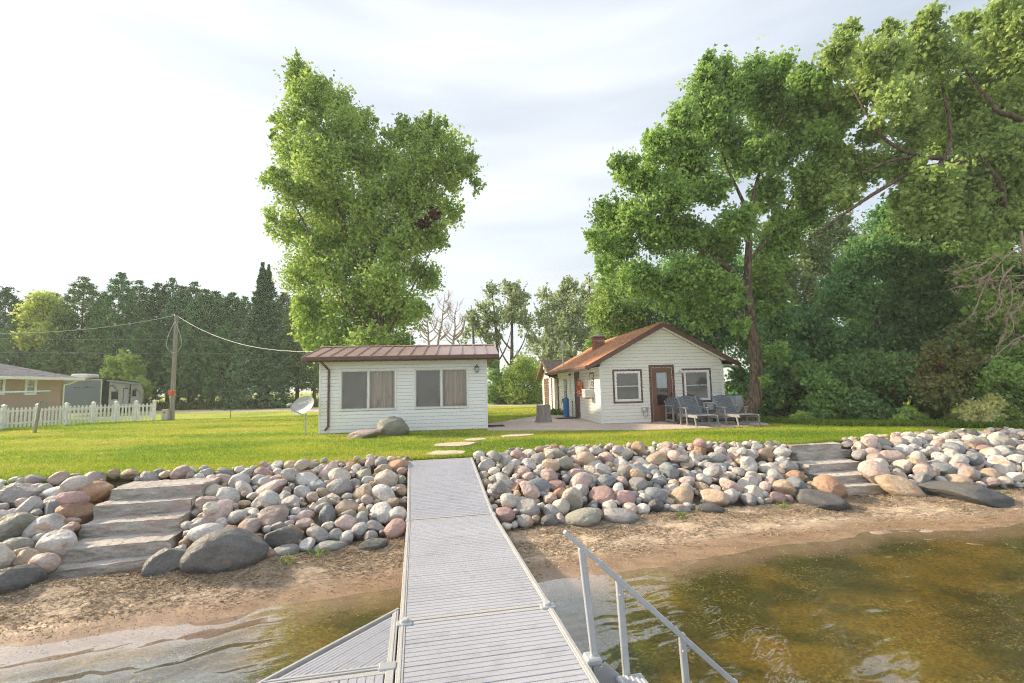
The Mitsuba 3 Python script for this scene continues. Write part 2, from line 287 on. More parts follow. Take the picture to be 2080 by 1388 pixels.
def flight(x, y):                                        # is this the ground under a flight of stone steps?
    px, py, w = np.moveaxis(proj(np.stack([x, y, -.35 + 0 * x], -1)), -1, 0)
    return ((px > 60) & (px < 450) & (py > 970) & (py < 1230) & (w > 0) & (x < 0)) | ((px > 1590) & (px < 1830) & (py > 880) & (py < 1010) & (w > 0))
for t in np.linspace(-0.12, 1.0, 33):
    y = yB(xs) + (yT(xs) - yB(xs)) * t; rows.append((y, ground(xs, y) - 0.06 * (t < 0.97) - 0.02 - 0.1 * (t < 0) - .32 * flight(xs, y) * (t < .95)))
rows.append((yT(xs) + 0.25, 0 * xs - 0.03))
setting('bank_soil', 'dark soil of the bank under the stones', grid(xs, rows), 'soil', smooth=True)
# lawn: one sheet to the horizon
rows = [(yT(xs) - 0.02, 0 * xs - 0.05)]
for d in (0.06, 0.2, 0.6, 1.5, 3, 6, 12, 25, 50, 120, 300, 900):
    rows.append((yT(xs) + d, 0 * xs + 0.012 * (meshkit.noise(np.c_[xs * 1.3, (yT(xs) + d) * 1.3, 0 * xs]) - 0.5) * (0.1 < d < 2)))
lawn_x = xs.copy(); lawn_x[0], lawn_x[-1] = -900, 900
setting('lawn', 'mown yellow green lawn reaching back to the gravel road', grid(lawn_x, rows), 'turf', smooth=True)
# lake surface with real ripples
wx = np.unique(np.concatenate([np.linspace(-60, -9, 52), np.arange(-9, 11, 0.03), np.linspace(11, 70, 60)]))
def ripple(x, y):
    d = yW(x) - y
    a = np.clip(d / 0.6, 0.12, 1.0)
    p = np.c_[x, y, 0 * x]; ph = d * 7.5 + 2.4 * meshkit.fbm(p * 0.6, 3, 5)
    lf = np.clip((-.6 - x) / 1.5, 0, 1)                    # the boat wake still runs up the beach left of the dock
    swell = (0.0025 + 0.0125 * lf) * np.sin(ph * (1 + .8 * lf)) * (0.1 + 1.2 * meshkit.noise(p * np.array([.7, .9, 1]), 2))
    chop = (0.009 + 0.004 * lf) * (meshkit.fbm(np.c_[x * 3.0 + y * .5, d * 14.0, 0 * x], 4, 9) - 0.5)
    return (swell + chop) * a
rows = [(yW(wx) - d, WATER + ripple(wx, yW(wx) - d) * (d < 12)) for d in np.concatenate([[400, 200, 80, 40, 20], np.arange(12, 5, -0.25), np.arange(5, -0.45, -0.03)])]
setting('water', 'shallow clear lake water with small ripples along the beach', grid(wx, rows), 'water', smooth=True)

# ------------------------------------------------------------------ road, patio, stepping stones
def sheet(poly, z, h=0.0):                               # a flat polygon, or a low block of height h
    from shapely.geometry import Polygon
    if h > 0: m = trimesh.creation.extrude_polygon(Polygon(poly), h, engine='earcut'); return np.array(m.vertices) + [0, 0, z], np.array(m.faces)
    v, f = trimesh.creation.triangulate_polygon(Polygon(poly), engine='earcut'); return np.c_[v, np.full(len(v), z)], f
setting('gravel_road', 'pale gravel road crossing behind the lawn', sheet([(-90, 36.5), (-20, 36.2), (0, 35.6), (20, 35), (90, 34), (90, 40), (20, 40.2), (0, 40), (-20, 41), (-90, 43)][::1], 0.004), 'gravel')
setting('dirt_drive', 'worn sandy drive branching from the road', sheet([(-17.5, 36.4), (-13.0, 32.0), (-10.6, 28.6), (-8.6, 28.3), (-8.6, 31.5), (-10.5, 36.3)], 0.008), 'gravel')
A0 = math.radians(6.2)
hO = np.array([3.146, 17.216, 0.0]); HM = rotz(A0, hO)
HX, HY = HM[:3, 0], HM[:3, 1]
def HL(x, y, z=0.0): return hO + HX * x + HY * y + np.array([0, 0, z])
patio = [(-.86, 15.62), (1.5, 15.05), (3.8, 14.55), (6.0, 14.75), (8.1, 15.15), (8.6, 16.3), (8.3, 18.5), (3.4, 18.5), (2.35, 25.2), (1.6, 25.2), (1.0, 22.5), (-.2, 20.0), (-1.1, 18.4)]
setting('patio', 'pinkish grey concrete patio in front of the cabin', sheet(patio, -0.03, 0.05), 'concrete')
rs = np.random.default_rng(5)
for (ax, ay, bx, by, w), txt in zip([(870, 926, 942, 920, .42), (880, 907.5, 962, 902, .40), (945, 897, 985, 893, .26), (1020, 888.5, 1085, 884, .33)],
        ['nearest flat tan stepping stone in the lawn at the end of the dock', 'second flat tan stepping stone in the lawn beyond the dock end', 'third and smallest stepping stone, mostly overgrown by grass', 'farthest stepping stone, in the lawn close to the patio']):
    a, b = G(ax, ay), G(bx, by); c = (a + b) / 2; L = np.linalg.norm(b - a) / 2; d = (b - a) / np.linalg.norm(b - a); e = np.array([-d[1], d[0], 0])
    poly = [(c + d * L * math.cos(t) * (1 + .18 * rs.uniform(-1, 1)) + e * w * math.sin(t) * (1 + .2 * rs.uniform(-1, 1)))[:2] for t in np.linspace(0, 2 * math.pi, 15)[:-1]]
    solo('stepping_stone', txt, 'stepping stone', sheet(poly, -0.02, 0.055), 'flagstone', group='stepping stones in the lawn')

# ------------------------------------------------------------------ dock
DZ = -0.44
du = np.array([math.cos(math.radians(101.5)), math.sin(math.radians(101.5)), 0]); dv = np.array([du[1], -du[0], 0])
J0 = np.array([-0.955, 3.985, DZ])                       # left edge at the near joint
WD, LS = 1.262, 3.02
def frame4(o, x, y, z): M = np.eye(4); M[:3, 0], M[:3, 1], M[:3, 2], M[:3, 3] = x, y, z, o; return M
def ribbed(x0, x1, y0, y1, nr=5, top=0.0):               # one extruded plank with raised ribs running along x
    w = (y1 - y0); g = 0.0045; prof = []
    for i in range(nr):
        a = y0 + 0.002 + (w - 0.004) * i / nr; b = y0 + 0.002 + (w - 0.004) * (i + 1) / nr
        prof += [(a + 0.002, top - 0.005), (a + g, top), (b - g, top), (b - 0.002, top - 0.005)]
    prof = [(y0 + 0.002, top - 0.03)] + prof + [(y1 - 0.002, top - 0.03)]
    p = np.array(prof); n = len(p); v = np.vstack([np.c_[np.full(n, x0), p], np.c_[np.full(n, x1), p]])
    i = np.arange(n - 1); f = np.vstack([np.c_[i, i + n, i + n + 1], np.c_[i, i + n + 1, i + 1]])
    return v, f
dock = thing('dock', 'long pale aluminium boat dock with ribbed planks leading up to the lawn', 'dock')
def dock_section(M, L, W, planks, name, rails=True):
    fr = numbered(f'{dock}__{name}')
    n = planks; e = 0.055
    for i in range(n):
        a = 0.05 + (L - 0.10) * i / n; b = 0.05 + (L - 0.10) * (i + 1) / n
        part(fr, 'plank', ribbed(e, W - e, a, b), 'deck', M)
    for x in (0.0, W - 0.052):
        part(fr, 'side_rail', cat([cbox(x, x + 0.052, 0.0, L, -0.17, 0.004, 0.004), cbox(x + 0.018, x + 0.034, 0.0, L, 0.0, 0.009, 0.002)]), 'deck_frame', M)
    for y in (0.0, L - 0.048):
        part(fr, 'end_rail', cbox(0.053, W - 0.053, y, y + 0.046, -0.15, 0.002, 0.003), 'deck_frame', M)
    return fr
Mnear = frame4(J0 - du * LS, dv, du, [0, 0, 1]); dock_section(Mnear, LS - 0.012, WD, 10, 'near_section')
Mfar = frame4(J0, dv, du, [0, 0, 1]); dock_section(Mfar, LS - 0.03, WD, 10, 'far_section')
J1 = J0 + du * LS
ramp_end = G(828.8, 936.4, 0.03); rd = ramp_end - J1; rl = np.linalg.norm(rd); rd = rd / rl
rn = np.cross(dv, rd)
Mr = frame4(J1, dv, rd, rn); dock_section(Mr, rl, WD, 9, 'ramp')
Mback = frame4(J0 - du * 2 * LS, dv, du, [0, 0, 1]); dock_section(Mback, LS - 0.012, WD, 10, 'back_section')
# corner caps and round pins at the joint
for s, x in ((0, -0.02), (1, WD - 0.10)):
    part(dock, 'joint_bracket', cbox(x, x + 0.12, -0.075, 0.005, -0.02, 0.014, 0.004), 'alu', Mfar)
    part(dock, 'joint_pin', shift(lathe([(0.0, 0.034), (0.028, 0.034), (0.034, 0.028), (0.034, 0.014), (0.022, 0.012), (0.022, -0.4), (0.0, -0.4)], 18), x + 0.06, -0.02, 0), 'galv', Mfar, smooth=40)
for s in (0, 1): part(dock, 'hinge', cbox(-0.012 + s * (WD - 0.02), 0.032 + s * (WD - 0.02), -0.10, 0.06, -0.03, 0.012, 0.004), 'alu', frame4(J1, dv, du, [0, 0, 1]))
# posts under the dock
for y in (-LS, 0.0, LS):
    for x in (0.03, WD - 0.03):
        q = J0 + du * y + dv * x; zb = float(ground(q[0], q[1])) - 0.1
        part(dock, 'post', tube([[q[0], q[1], zb], [q[0], q[1], DZ - 0.02]], 0.024, 10), 'galv', smooth=40)
# triangular corner platform and the side platform on the left
K0 = G(800, 1352, DZ)
Mt = frame4(J0 - du * 0.62 - dv * 0.012, -dv, du, [0, 0, 1])
tl = 0.84
tri = numbered(f'{dock}__corner_platform')
n = 4
hyp = np.array([-1, 1, 0]) / math.sqrt(2)                # planks run parallel to the slanting edge
for i in range(n):
    d0 = 0.075 + (tl * 0.7071 - 0.105) * i / n; d1 = 0.075 + (tl * 0.7071 - 0.105) * (i + 1) / n
    d0, d1 = d0 + .0, d1 - .0
    L0 = d0 - 0.06
    v, f = ribbed(-max(L0, 0.02), max(L0, 0.02), 0, d1 - d0, 4)
    tt = (v[:, 1]) ; sx = np.sign(v[:, 0]); v[:, 0] = sx * (np.maximum(L0, 0.02) + np.clip(tt, 0, 1))
    nrm = np.array([1, 1, 0]) / math.sqrt(2)
    P = v[:, :1] * hyp + (v[:, 1:2] + d0) * nrm; P[:, 2] = v[:, 2]
    part(tri, 'plank', (P, f), 'deck', Mt)
part(tri, 'rail', cat([cbox(0.0, 0.05, 0.0, tl, -0.14, 0.003, 0.003), cbox(0.016, 0.030, 0, tl, 0, 0.008, 0.002)]), 'deck_frame', Mt)
part(tri, 'rail', cat([cbox(0.051, tl, 0.0, 0.05, -0.14, 0.002, 0.003), cbox(0.06, tl, 0.018, 0.030, 0, 0.008, 0.002)]), 'deck_frame', Mt)
e0, e1 = np.array([tl + 0.02, 0.0, -0.02]), np.array([0.0, tl + 0.02, -0.02])
part(tri, 'slant_rail', bar(e0, e1, 0.024, 0.06), 'deck_frame', Mt)
part(tri, 'corner_plate', cbox(-0.012, 0.10, -0.03, 0.055, -0.03, 0.012, 0.004), 'alu', Mt)
Ms = frame4(J0 - du * 0.632 - dv * 0.012, -dv, -du, [0, 0, 1])
side = numbered(f'{dock}__side_platform')
for i in range(6):
    v, f = ribbed(0.056, 1.2, 0, 0.28, 5); v = np.c_[v[:, 1] + 0.06 + 0.28 * i, v[:, 0], v[:, 2]]
    part(side, 'plank', (v, f[:, ::-1]), 'deck', Ms)
part(side, 'rail', cbox(0.0, 0.054, 0.0, 1.25, -0.14, 0.003, 0.003), 'deck_frame', Ms)
part(side, 'rail', cbox(0.055, 1.75, 0.004, 0.052, -0.14, 0.001, 0.003), 'deck_frame', Ms)

# ------------------------------------------------------------------ stair with handrail going down into the lake from the dock's right side
st = thing('dock_stair', 'aluminium stair with sloping handrail going down from the dock into the lake', 'dock stair')
S0 = np.array([0.515, 3.425, DZ])
def SP(a, b, z): return S0 + dv * a + du * b + np.array([0, 0, z - DZ])
zr = lambda a: 0.305 - (a + 0.07) * 0.935
part(st, 'handrail', bar(SP(-.185, 0, zr(-.185)), SP(0.06, 0, zr(0.06)), 0.040, 0.030), 'alu')
part(st, 'handrail', bar(SP(0.052, 0, zr(0.052) + .002), SP(1.5, 0, zr(1.5) + .002), 0.048, 0.040), 'alu')
for a, b0 in ((-0.035, -0.55), (0.20, -1.0), (0.66, -1.4), (1.05, -1.5)):
    part(st, 'post', bar(SP(a - 0.03 * (a < 0), 0.0, zr(a) + 0.022), SP(a + 0.045, 0.0, b0), 0.036, 0.046, up=dv), 'alu')
    part(st, 'bolt', (SP(a - 0.005, -0.021, zr(a) - 0.09) + ico(1)[0] * 0.008, ico(1)[1]), 'galv')
for b in (0.0, -0.62):
    part(st, 'stringer', bar(SP(0.03, b, -0.52), SP(1.35, b, -1.75), 0.012, 0.13), 'alu')
for k in range(5):
    part(st, 'tread', cat([cbox(0.14 + .22 * k, 0.33 + .22 * k, -0.61, -0.01, -0.60 - .2 * k, -0.57 - .2 * k, 0.004)] + [cbox(0.15 + .22 * k + .03 * j, 0.163 + .22 * k + .03 * j, -0.60, -0.02, -0.57 - .2 * k, -0.565 - .2 * k, 0.001) for j in range(6)]), 'alu', frame4(S0 - [0, 0, DZ], dv, du, [0, 0, 1]))
part(st, 'bracket', cbox(-0.07, 0.035, -0.06, 0.05, -0.46, -0.415, 0.01), 'alu', frame4(S0 - [0, 0, DZ], dv, du, [0, 0, 1]))

# ------------------------------------------------------------------ lap siding and windows
def sub_intervals(a, b, cuts):
    out = [(a, b)]
    for c, d in cuts:
        nx = []
        for s, e in out:
            if d <= s or c >= e: nx.append((s, e)); continue
            if c > s: nx.append((s, c))
            if d < e: nx.append((d, e))
        out = nx
    return [(s, e) for s, e in out if e - s > 0.01]
JOINT = 0.012                                            # the shadow gap under each lap
def siding(wall, M, W, z0, z1, pitch, holes, bsdf, gable=None, x0=0.0):
    """Lap boards on the plane y=0 facing -y; holes: (x0,x1,z0,z1); gable(z) -> (xa, xb) narrows the courses."""
    z = z0
    while z < z1 - 0.02:
        e = min(z + pitch, z1); cuts = [(a, b) for a, b, c, d in holes if c < e - 0.02 and d > z + 0.02]
        xa, xb = (x0, W) if gable is None else gable(z); xc, xd = (x0, W) if gable is None else gable(e)
        for s, t in sub_intervals(xa, xb, cuts):
            s2, t2 = (max(s, xc) if s == xa else s), (min(t, xd) if t == xb else t)
            if t2 - s2 < 0.02: s2, t2 = (s + t) / 2 - .01, (s + t) / 2 + .01
            g = e - JOINT; v = np.array([[s, 0, z], [t, 0, z], [s, -.024, z], [t, -.024, z], [s2, -.013, g], [t2, -.013, g], [s2, 0, g], [t2, 0, g]])
            part(wall, 'board', hull(v), bsdf, M)
        for a, b, c, d in holes:                          # the strips left above and below an opening
            if c < e - 0.02 and d > z + 0.02:
                for p, q in ((d, e - JOINT), (z, c)):
                    if q - p > .012 and p >= z - 1e-6 and q <= e: part(wall, 'board', box(a, b, -.020, -.001, p, q), bsdf, M)
        z += pitch
def window(h, M, x0, x1, z0, z1, trim, tw, fw, mode, depth=0.03):
    """A window unit on y=0 facing -y."""
    w = numbered(f'{h}__window')
    def ring(a, b, c, d, t, ya, yb, ch=0.004):
        return cat([cbox(a, b, ya, yb, d - t, d, ch), cbox(a, b, ya, yb, c, c + t, ch), cbox(a, a + t, ya, yb, c + t, d - t, ch), cbox(b - t, b, ya, yb, c + t, d - t, ch)])
    if trim:
        part(w, 'trim', ring(x0, x1, z0, z1, tw, -0.040, 0.0), trim, M)
        x0, x1, z0, z1 = x0 + tw, x1 - tw, z0 + tw, z1 - tw
    part(w, 'frame', ring(x0, x1, z0, z1, fw, -0.052 if not trim else -0.034, 0.02), 'white', M)
    a, b, c, d = x0 + fw, x1 - fw, z0 + fw, z1 - fw
    if mode == 'slider':
        m = (a + b) / 2
        part(w, 'mullion', cbox(m - .032, m + .032, -0.045, 0.02, c, d, .004), 'white', M)
        for k, (s, t) in enumerate(((a, m - .032), (m + .032, b))):
            part(w, 'sash', ring(s, t, c, d, .022, -0.02 - .01 * k, 0.015, .002), 'galv', M)
            part(w, 'pane', cat([quad([s + .02, t - .02], 0.0 - .008 * k, [c + .02, d - .02])]), 'glass', M)
            if k == 0: part(w, 'screen', box(s + .023, t - .023, 0.022, 0.026, c + .023, d - .023), 'screen_mesh', M)
            nx = 40; xx = np.linspace(s, t, nx); yy = 0.10 + 0.018 * np.sin(xx * 55 + k) + 0.01 * np.sin(xx * 21)
            part(w, 'curtain', grid_xz(xx, yy, c, d), 'curtain', M)
    else:
        m = (c + d) / 2
        part(w, 'meeting_rail', cbox(a, b, -0.018, 0.01, m - .014, m + .014, .002), 'white', M)
        for k, (s, t) in enumerate(((c, m - .014), (m + .014, d))):
            part(w, 'pane', quad([a, b], 0.006 - .004 * k, [s, t]), 'glass', M)
            part(w, 'screen', box(a + .001, b - .001, 0.02, 0.024, s + .001, t - .001), 'screen_mesh', M)
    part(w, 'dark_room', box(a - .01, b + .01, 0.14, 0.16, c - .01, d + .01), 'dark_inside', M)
    return w
def quad(xx, y, zz): return np.array([[xx[0], y, zz[0]], [xx[1], y, zz[0]], [xx[1], y, zz[1]], [xx[0], y, zz[1]]], float), np.array([[0, 1, 2], [0, 2, 3]])
def grid_xz(xx, yy, z0, z1):
    n = len(xx); v = np.vstack([np.c_[xx, yy, np.full(n, z0)], np.c_[xx, yy, np.full(n, z1)]]); i = np.arange(n - 1)
    return v, np.vstack([np.c_[i, i + 1, i + n + 1], np.c_[i, i + n + 1, i + n]])
mat('screen_mesh', pri(proc(lambda p, n, uv: mi.Color3f(.085, .083, .084) * (0.75 + 0.5 * fbm(p.x * 2.5, 0.0, p.z * 2.5, 3))), 0.5, 0.4))

# ------------------------------------------------------------------ white boathouse on the left
shed = thing('boathouse', 'small white sided boathouse with low brown metal roof and two sliding windows', 'boathouse')
SM = rotz(math.radians(5.87), (-6.478, 15.858, 0)); SW, SD, SH = 5.62, 3.9, 2.42
def SLp(x, y, z): return SM[:3, :3] @ np.array([x, y, z]) + SM[:3, 3]
sholes = [(0.68, 2.54, 0.74, 2.115), (3.125, 4.965, 0.74, 2.115)]
wl = f'{shed}__wall'
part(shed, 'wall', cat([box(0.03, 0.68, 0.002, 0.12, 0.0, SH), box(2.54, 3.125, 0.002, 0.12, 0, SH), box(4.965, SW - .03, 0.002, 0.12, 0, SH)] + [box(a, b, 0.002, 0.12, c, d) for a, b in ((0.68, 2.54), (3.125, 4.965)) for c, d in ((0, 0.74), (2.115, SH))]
     + [box(0.03, 0.13, 0.121, SD - .1, 0, SH), box(SW - .13, SW - .03, 0.121, SD - .1, 0, SH), box(0.03, SW - .03, SD - .099, SD, 0, SH)]), 'shade_backing', SM)
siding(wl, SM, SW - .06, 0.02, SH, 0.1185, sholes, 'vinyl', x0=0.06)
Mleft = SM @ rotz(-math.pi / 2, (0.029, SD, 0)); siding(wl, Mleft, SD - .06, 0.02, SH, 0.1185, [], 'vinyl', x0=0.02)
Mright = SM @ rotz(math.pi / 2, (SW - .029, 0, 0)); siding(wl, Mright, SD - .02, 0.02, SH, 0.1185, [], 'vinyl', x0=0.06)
for x in (0.0, SW - .066): part(shed, 'corner_trim', cat([cbox(x, x + .066, -.034, .0, -.01, SH, .004)] + [cbox(-.004 if x == 0 else SW - .02, .02 if x == 0 else SW + .004, .001, .07, -.01, SH, .004)]), 'white', SM)
part(shed, 'base_board', box(0.02, SW - .02, -.006, 0.1, -0.1, 0.018), 'old_wood', SM)
for a, b, c, d in sholes: window(shed, SM, a, b, c, d, None, 0, 0.055, 'slider')
# gable roof with standing seams
ex0, ex1, ef, eb, ry, zf, zrid = -0.40, 6.01, -0.46, SD + .45, 1.75, 2.53, 3.03
rf = f'{shed}__roof'
part(shed, 'roof', cat([prismx([(ef + .02, zf - .05), (ry, zrid - .055), (ry, zrid - .012), (ef + .02, zf - .012)], ex0 + .02, ex1 - .02), prismx([(eb - .02, zf - .10), (ry, zrid - .055), (ry, zrid - .012), (eb - .02, zf - .06)], ex0 + .02, ex1 - .02)]), 'brown', SM)
npan = 15
for i in range(npan):
    a = ex0 + (ex1 - ex0) * i / npan; b = ex0 + (ex1 - ex0) * (i + 1) / npan
    part(rf, 'panel', cat([prismx([(ef, zf), (ry, zrid), (ry, zrid + .012), (ef, zf + .012)], a + .002, b - .002), prismx([(ef, zf + .012), (ry, zrid + .012), (ry, zrid + .046), (ef, zf + .046)], a + .002, a + .030)]), 'brown_metal', SM)
    part(rf, 'panel', prismx([(eb, zf - .045), (ry, zrid), (ry, zrid + .012), (eb, zf - .033)], a + .002, b - .002), 'brown_metal', SM)
part(rf, 'ridge_cap', cat([prismx([(ry - .12, zrid + .012), (ry, zrid + .055), (ry + .12, zrid + .012), (ry, zrid + .03)], ex0 - .005, ex1 + .005)]), 'brown_metal', SM)
part(shed, 'gutter', cat([cbox(ex0, ex1, ef - .10, ef + .01, zf - .125, zf - .005, .01)]), 'brown', SM)
part(shed, 'fascia', cat([cbox(ex0 + .02, ex1 - .02, ef + .012, ef + .035, zf - .17, zf - .052, .003)]), 'brown', SM)
part(shed, 'soffit', cat([box(ex0 + .04, ex1 - .04, ef + .036, 0.0, zf - .10, zf - .085)]), 'brown', SM)
for x in (ex0, ex1 - .022):
    part(shed, 'rake_board', cat([prismx([(ef + .04, zf - .12), (ry, zrid - .10), (ry, zrid - .002), (ef + .04, zf - .002)], x, x + .022), prismx([(eb, zf - .20), (ry, zrid - .10), (ry, zrid - .002), (eb, zf - .05)], x, x + .022)]), 'brown', SM)
part(shed, 'rear_soffit', cat([box(ex0 + .04, ex1 - .03, SD + .01, eb - .02, zf - .2, zf - .17), box(SW + .01, ex1 - .03, 0.0, SD, zf - .1, zf - .08)]), 'brown', SM)
part(shed, 'gable', cat([hull([(x, y, z) for x in (0.03, 0.13) for y, z in ((0, SH), (SD, SH), (ry, zrid - .06))]), hull([(x, y, z) for x in (SW - .13, SW - .03) for y, z in ((0, SH), (SD, SH), (ry, zrid - .06))])]), 'vinyl', SM)
part(shed, 'downspout', cat([bar((.17, -.49, 2.42), (.17, -.47, 2.36), .065, .05), bar((.17, -.475, 2.38), (.315, -.07, 2.13), .065, .05, up=(0, 1, 0)), bar((.32, -.055, 2.15), (.325, -.055, 0.22), .065, .05, up=(0, 1, 0)), bar((.325, -.055, 0.24), (.23, -.12, 0.12), .065, .05, up=(0, 1, 0)), cbox(.28, .37, -.03, -.016, 1.55, 1.58, .002), cbox(.28, .37, -.03, -.016, .40, .43, .002)]), 'brown', SM)
ln = numbered(f'{shed}__lantern')
part(ln, 'bracket', shift(cat([cbox(-.06, .06, .0, .018, -.09, .09, .005), tube([(0, 0, .06), (0, -.08, .12), (0, -.12, .09)], .008, 6)]), 5.26, -.03, 2.07), 'pewter', SM)
part(ln, 'cage', shift(cat([lathe([(0, .16), (.01, .15), (.02, .10), (.085, .04), (.085, .03), (0, .03)], 6), lathe([(0, -.15), (.02, -.14), (.045, -.12), (.05, -.11), (0, -.11)], 6)] + [tube([(.078 * math.cos(t), .078 * math.sin(t), .03), (.047 * math.cos(t), .047 * math.sin(t), -.11)], .006, 5) for t in np.arange(6) * math.pi / 3]), 5.26, -.14, 2.07), 'pewter', SM)
part(ln, 'glass', shift(lathe([(.070, .03), (.042, -.105)], 6), 5.26, -.14, 2.07), 'lamp_glass', SM)
# antenna standing behind the roof
an = thing('roof_antenna', 'small saucer shaped antenna on a thin mast above the boathouse roof', 'antenna')
q = SLp(2.75, 2.4, 0)
part(an, 'mast', tube([(q[0], q[1], 2.6), (q[0], q[1], 3.62)], .014, 6), 'galv'); part(an, 'disc', shift(lathe([(0, .05), (.10, .045), (.2, .01), (.21, -.01), (.10, -.03), (0, -.035)], 20), q[0], q[1], 3.68), 'white', smooth=40)
part(an, 'arm', cat([tube([(q[0] - .24, q[1], 3.66), (q[0] + .24, q[1], 3.74)], .012, 5), tube([(q[0] - .1, q[1], 3.66), (q[0] - .06, q[1], 3.80)], .01, 5)]), 'white')

# ------------------------------------------------------------------ cream cabin on the right
cab = thing('cabin', 'cream sided lake cabin with brown gable trim, brown door and rust coloured shingle roof', 'cabin')
CW, CD, CH = 4.75, 7.6, 2.06
OV, SL, PKX = 0.50, 0.535, 2.37                          # eave overhang, roof slope, ridge position
EZ = 2.12                                                # roof surface height at the left eave edge
def roofz(x): return EZ + (x + OV) * SL if x < PKX else EZ + (PKX + OV) * SL - (x - PKX) * SL
ctop = lambda x: roofz(x) - 0.16
ch = [(0.48, 1.59, 0.73, 1.96), (1.86, 2.82, -1, 2.10), (3.12, 4.25, 0.70, 1.95)]
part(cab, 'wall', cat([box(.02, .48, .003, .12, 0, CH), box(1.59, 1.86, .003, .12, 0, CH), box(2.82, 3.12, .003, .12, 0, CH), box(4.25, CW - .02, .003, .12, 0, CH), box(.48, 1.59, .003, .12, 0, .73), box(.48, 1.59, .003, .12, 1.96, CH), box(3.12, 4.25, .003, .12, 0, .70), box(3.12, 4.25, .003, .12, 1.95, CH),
    prism([(.02, CH), (CW - .02, CH), (CW - .02, ctop(CW)), (PKX, ctop(PKX)), (.02, ctop(0))], .003, .12), box(CW - .12, CW - .02, .121, CD, 0, CH), prism([(.02, 0), (CW - .02, 0), (CW - .02, ctop(CW)), (PKX, ctop(PKX)), (.02, ctop(0))], CD - .1, CD)]), 'shade_backing', HM)
cwl = f'{cab}__wall'
def gab(z): return (max(.05, PKX - (ctop(PKX) - z) / SL + .02), min(CW - .05, PKX + (ctop(PKX) - z) / SL - .02))
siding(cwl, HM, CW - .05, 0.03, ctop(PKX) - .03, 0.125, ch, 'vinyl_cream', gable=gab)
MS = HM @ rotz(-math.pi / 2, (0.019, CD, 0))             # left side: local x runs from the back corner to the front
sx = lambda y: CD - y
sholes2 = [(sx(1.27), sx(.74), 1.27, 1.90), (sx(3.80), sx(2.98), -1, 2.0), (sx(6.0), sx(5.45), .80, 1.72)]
part(cab, 'side_wall', cat([box(0.0, CD - .121, .003, .1, 0, .80)] + [box(a, b, .003, .1, .80, 2.07) for a, b in sub_intervals(0, CD - .121, [(p, q) for p, q, _, _ in sholes2])] + [box(sholes2[0][0], sholes2[0][1], .003, .1, .80, 1.27), box(sholes2[0][0], sholes2[0][1], .003, .1, 1.90, 2.07), box(sholes2[2][0], sholes2[2][1], .003, .1, 1.72, 2.07), box(sholes2[1][0], sholes2[1][1], .003, .1, 2.0, 2.07)]), 'shade_backing', MS)
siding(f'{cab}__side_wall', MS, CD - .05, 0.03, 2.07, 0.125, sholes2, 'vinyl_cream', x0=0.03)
for x in (0.0, CW - .066): part(cab, 'corner_trim', cat([cbox(x, x + .066, -.036, .0, 0.0, CH + .02, .004), cbox(-.006 if x == 0 else CW - .02, .02 if x == 0 else CW + .006, .001, .07, 0.0, CH + .02, .004)]), 'white', HM)
window(cab, HM, *ch[0], 'brown', .065, .085, 'hung'); window(cab, HM, *ch[2], 'brown', .065, .085, 'hung')
window(cab, MS, sholes2[0][0], sholes2[0][1], 1.27, 1.90, 'brown', .055, .03, 'hung'); window(cab, MS, sholes2[2][0], sholes2[2][1], .80, 1.72, 'brown', .055, .03, 'hung')
# front door
dr_ = numbered(f'{cab}__door')
part(dr_, 'frame', cat([cbox(1.86, 1.945, -.05, .02, 0, 2.10, .005), cbox(2.735, 2.82, -.05, .02, 0, 2.10, .005), cbox(1.946, 2.734, -.05, .02, 2.01, 2.10, .005)]), 'brown', HM)
part(dr_, 'slab', cat([cbox(1.955, 2.13, -.03, .02, .04, 2.0, .004), cbox(2.55, 2.725, -.03, .02, .04, 2.0, .004), cbox(2.131, 2.549, -.03, .02, .04, .62, .004), cbox(2.131, 2.549, -.03, .02, 1.185, 1.245, .004), cbox(2.131, 2.549, -.03, .02, 1.82, 2.0, .004), cbox(2.18, 2.50, -.036, -.029, .16, .52, .006)]), 'brown_door', HM)
part(dr_, 'pane', quad((2.13, 2.55), -.008, (.62, 1.185)), 'glass', HM); part(dr_, 'pane', quad((2.13, 2.55), -.006, (1.245, 1.82)), 'glass', HM)
part(dr_, 'curtain', grid_xz(np.linspace(2.12, 2.56, 30), .02 + .006 * np.sin(np.arange(30)), 1.24, 1.83), 'curtain_blue', HM, label='pale blue curtain behind the upper glass of the door')
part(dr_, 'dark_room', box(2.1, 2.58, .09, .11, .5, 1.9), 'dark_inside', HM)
part(dr_, 'handle', cat([cbox(2.66, 2.69, -.055, -.031, .94, 1.10, .006), tube([(2.675, -.05, 1.02), (2.675, -.085, 1.02), (2.64, -.09, 1.02)], .010, 6)]), 'black', HM)
part(dr_, 'sill', cbox(1.95, 2.73, -.10, .02, .0, .035, .006), 'galv', HM)
part(dr_, 'weather_strip', cat([box(1.946, 1.953, -.04, .0, .04, 2.0), box(2.727, 2.733, -.04, 0, .04, 2.0), box(1.954, 2.726, -.04, 0, 2.001, 2.008)]), 'white', HM)
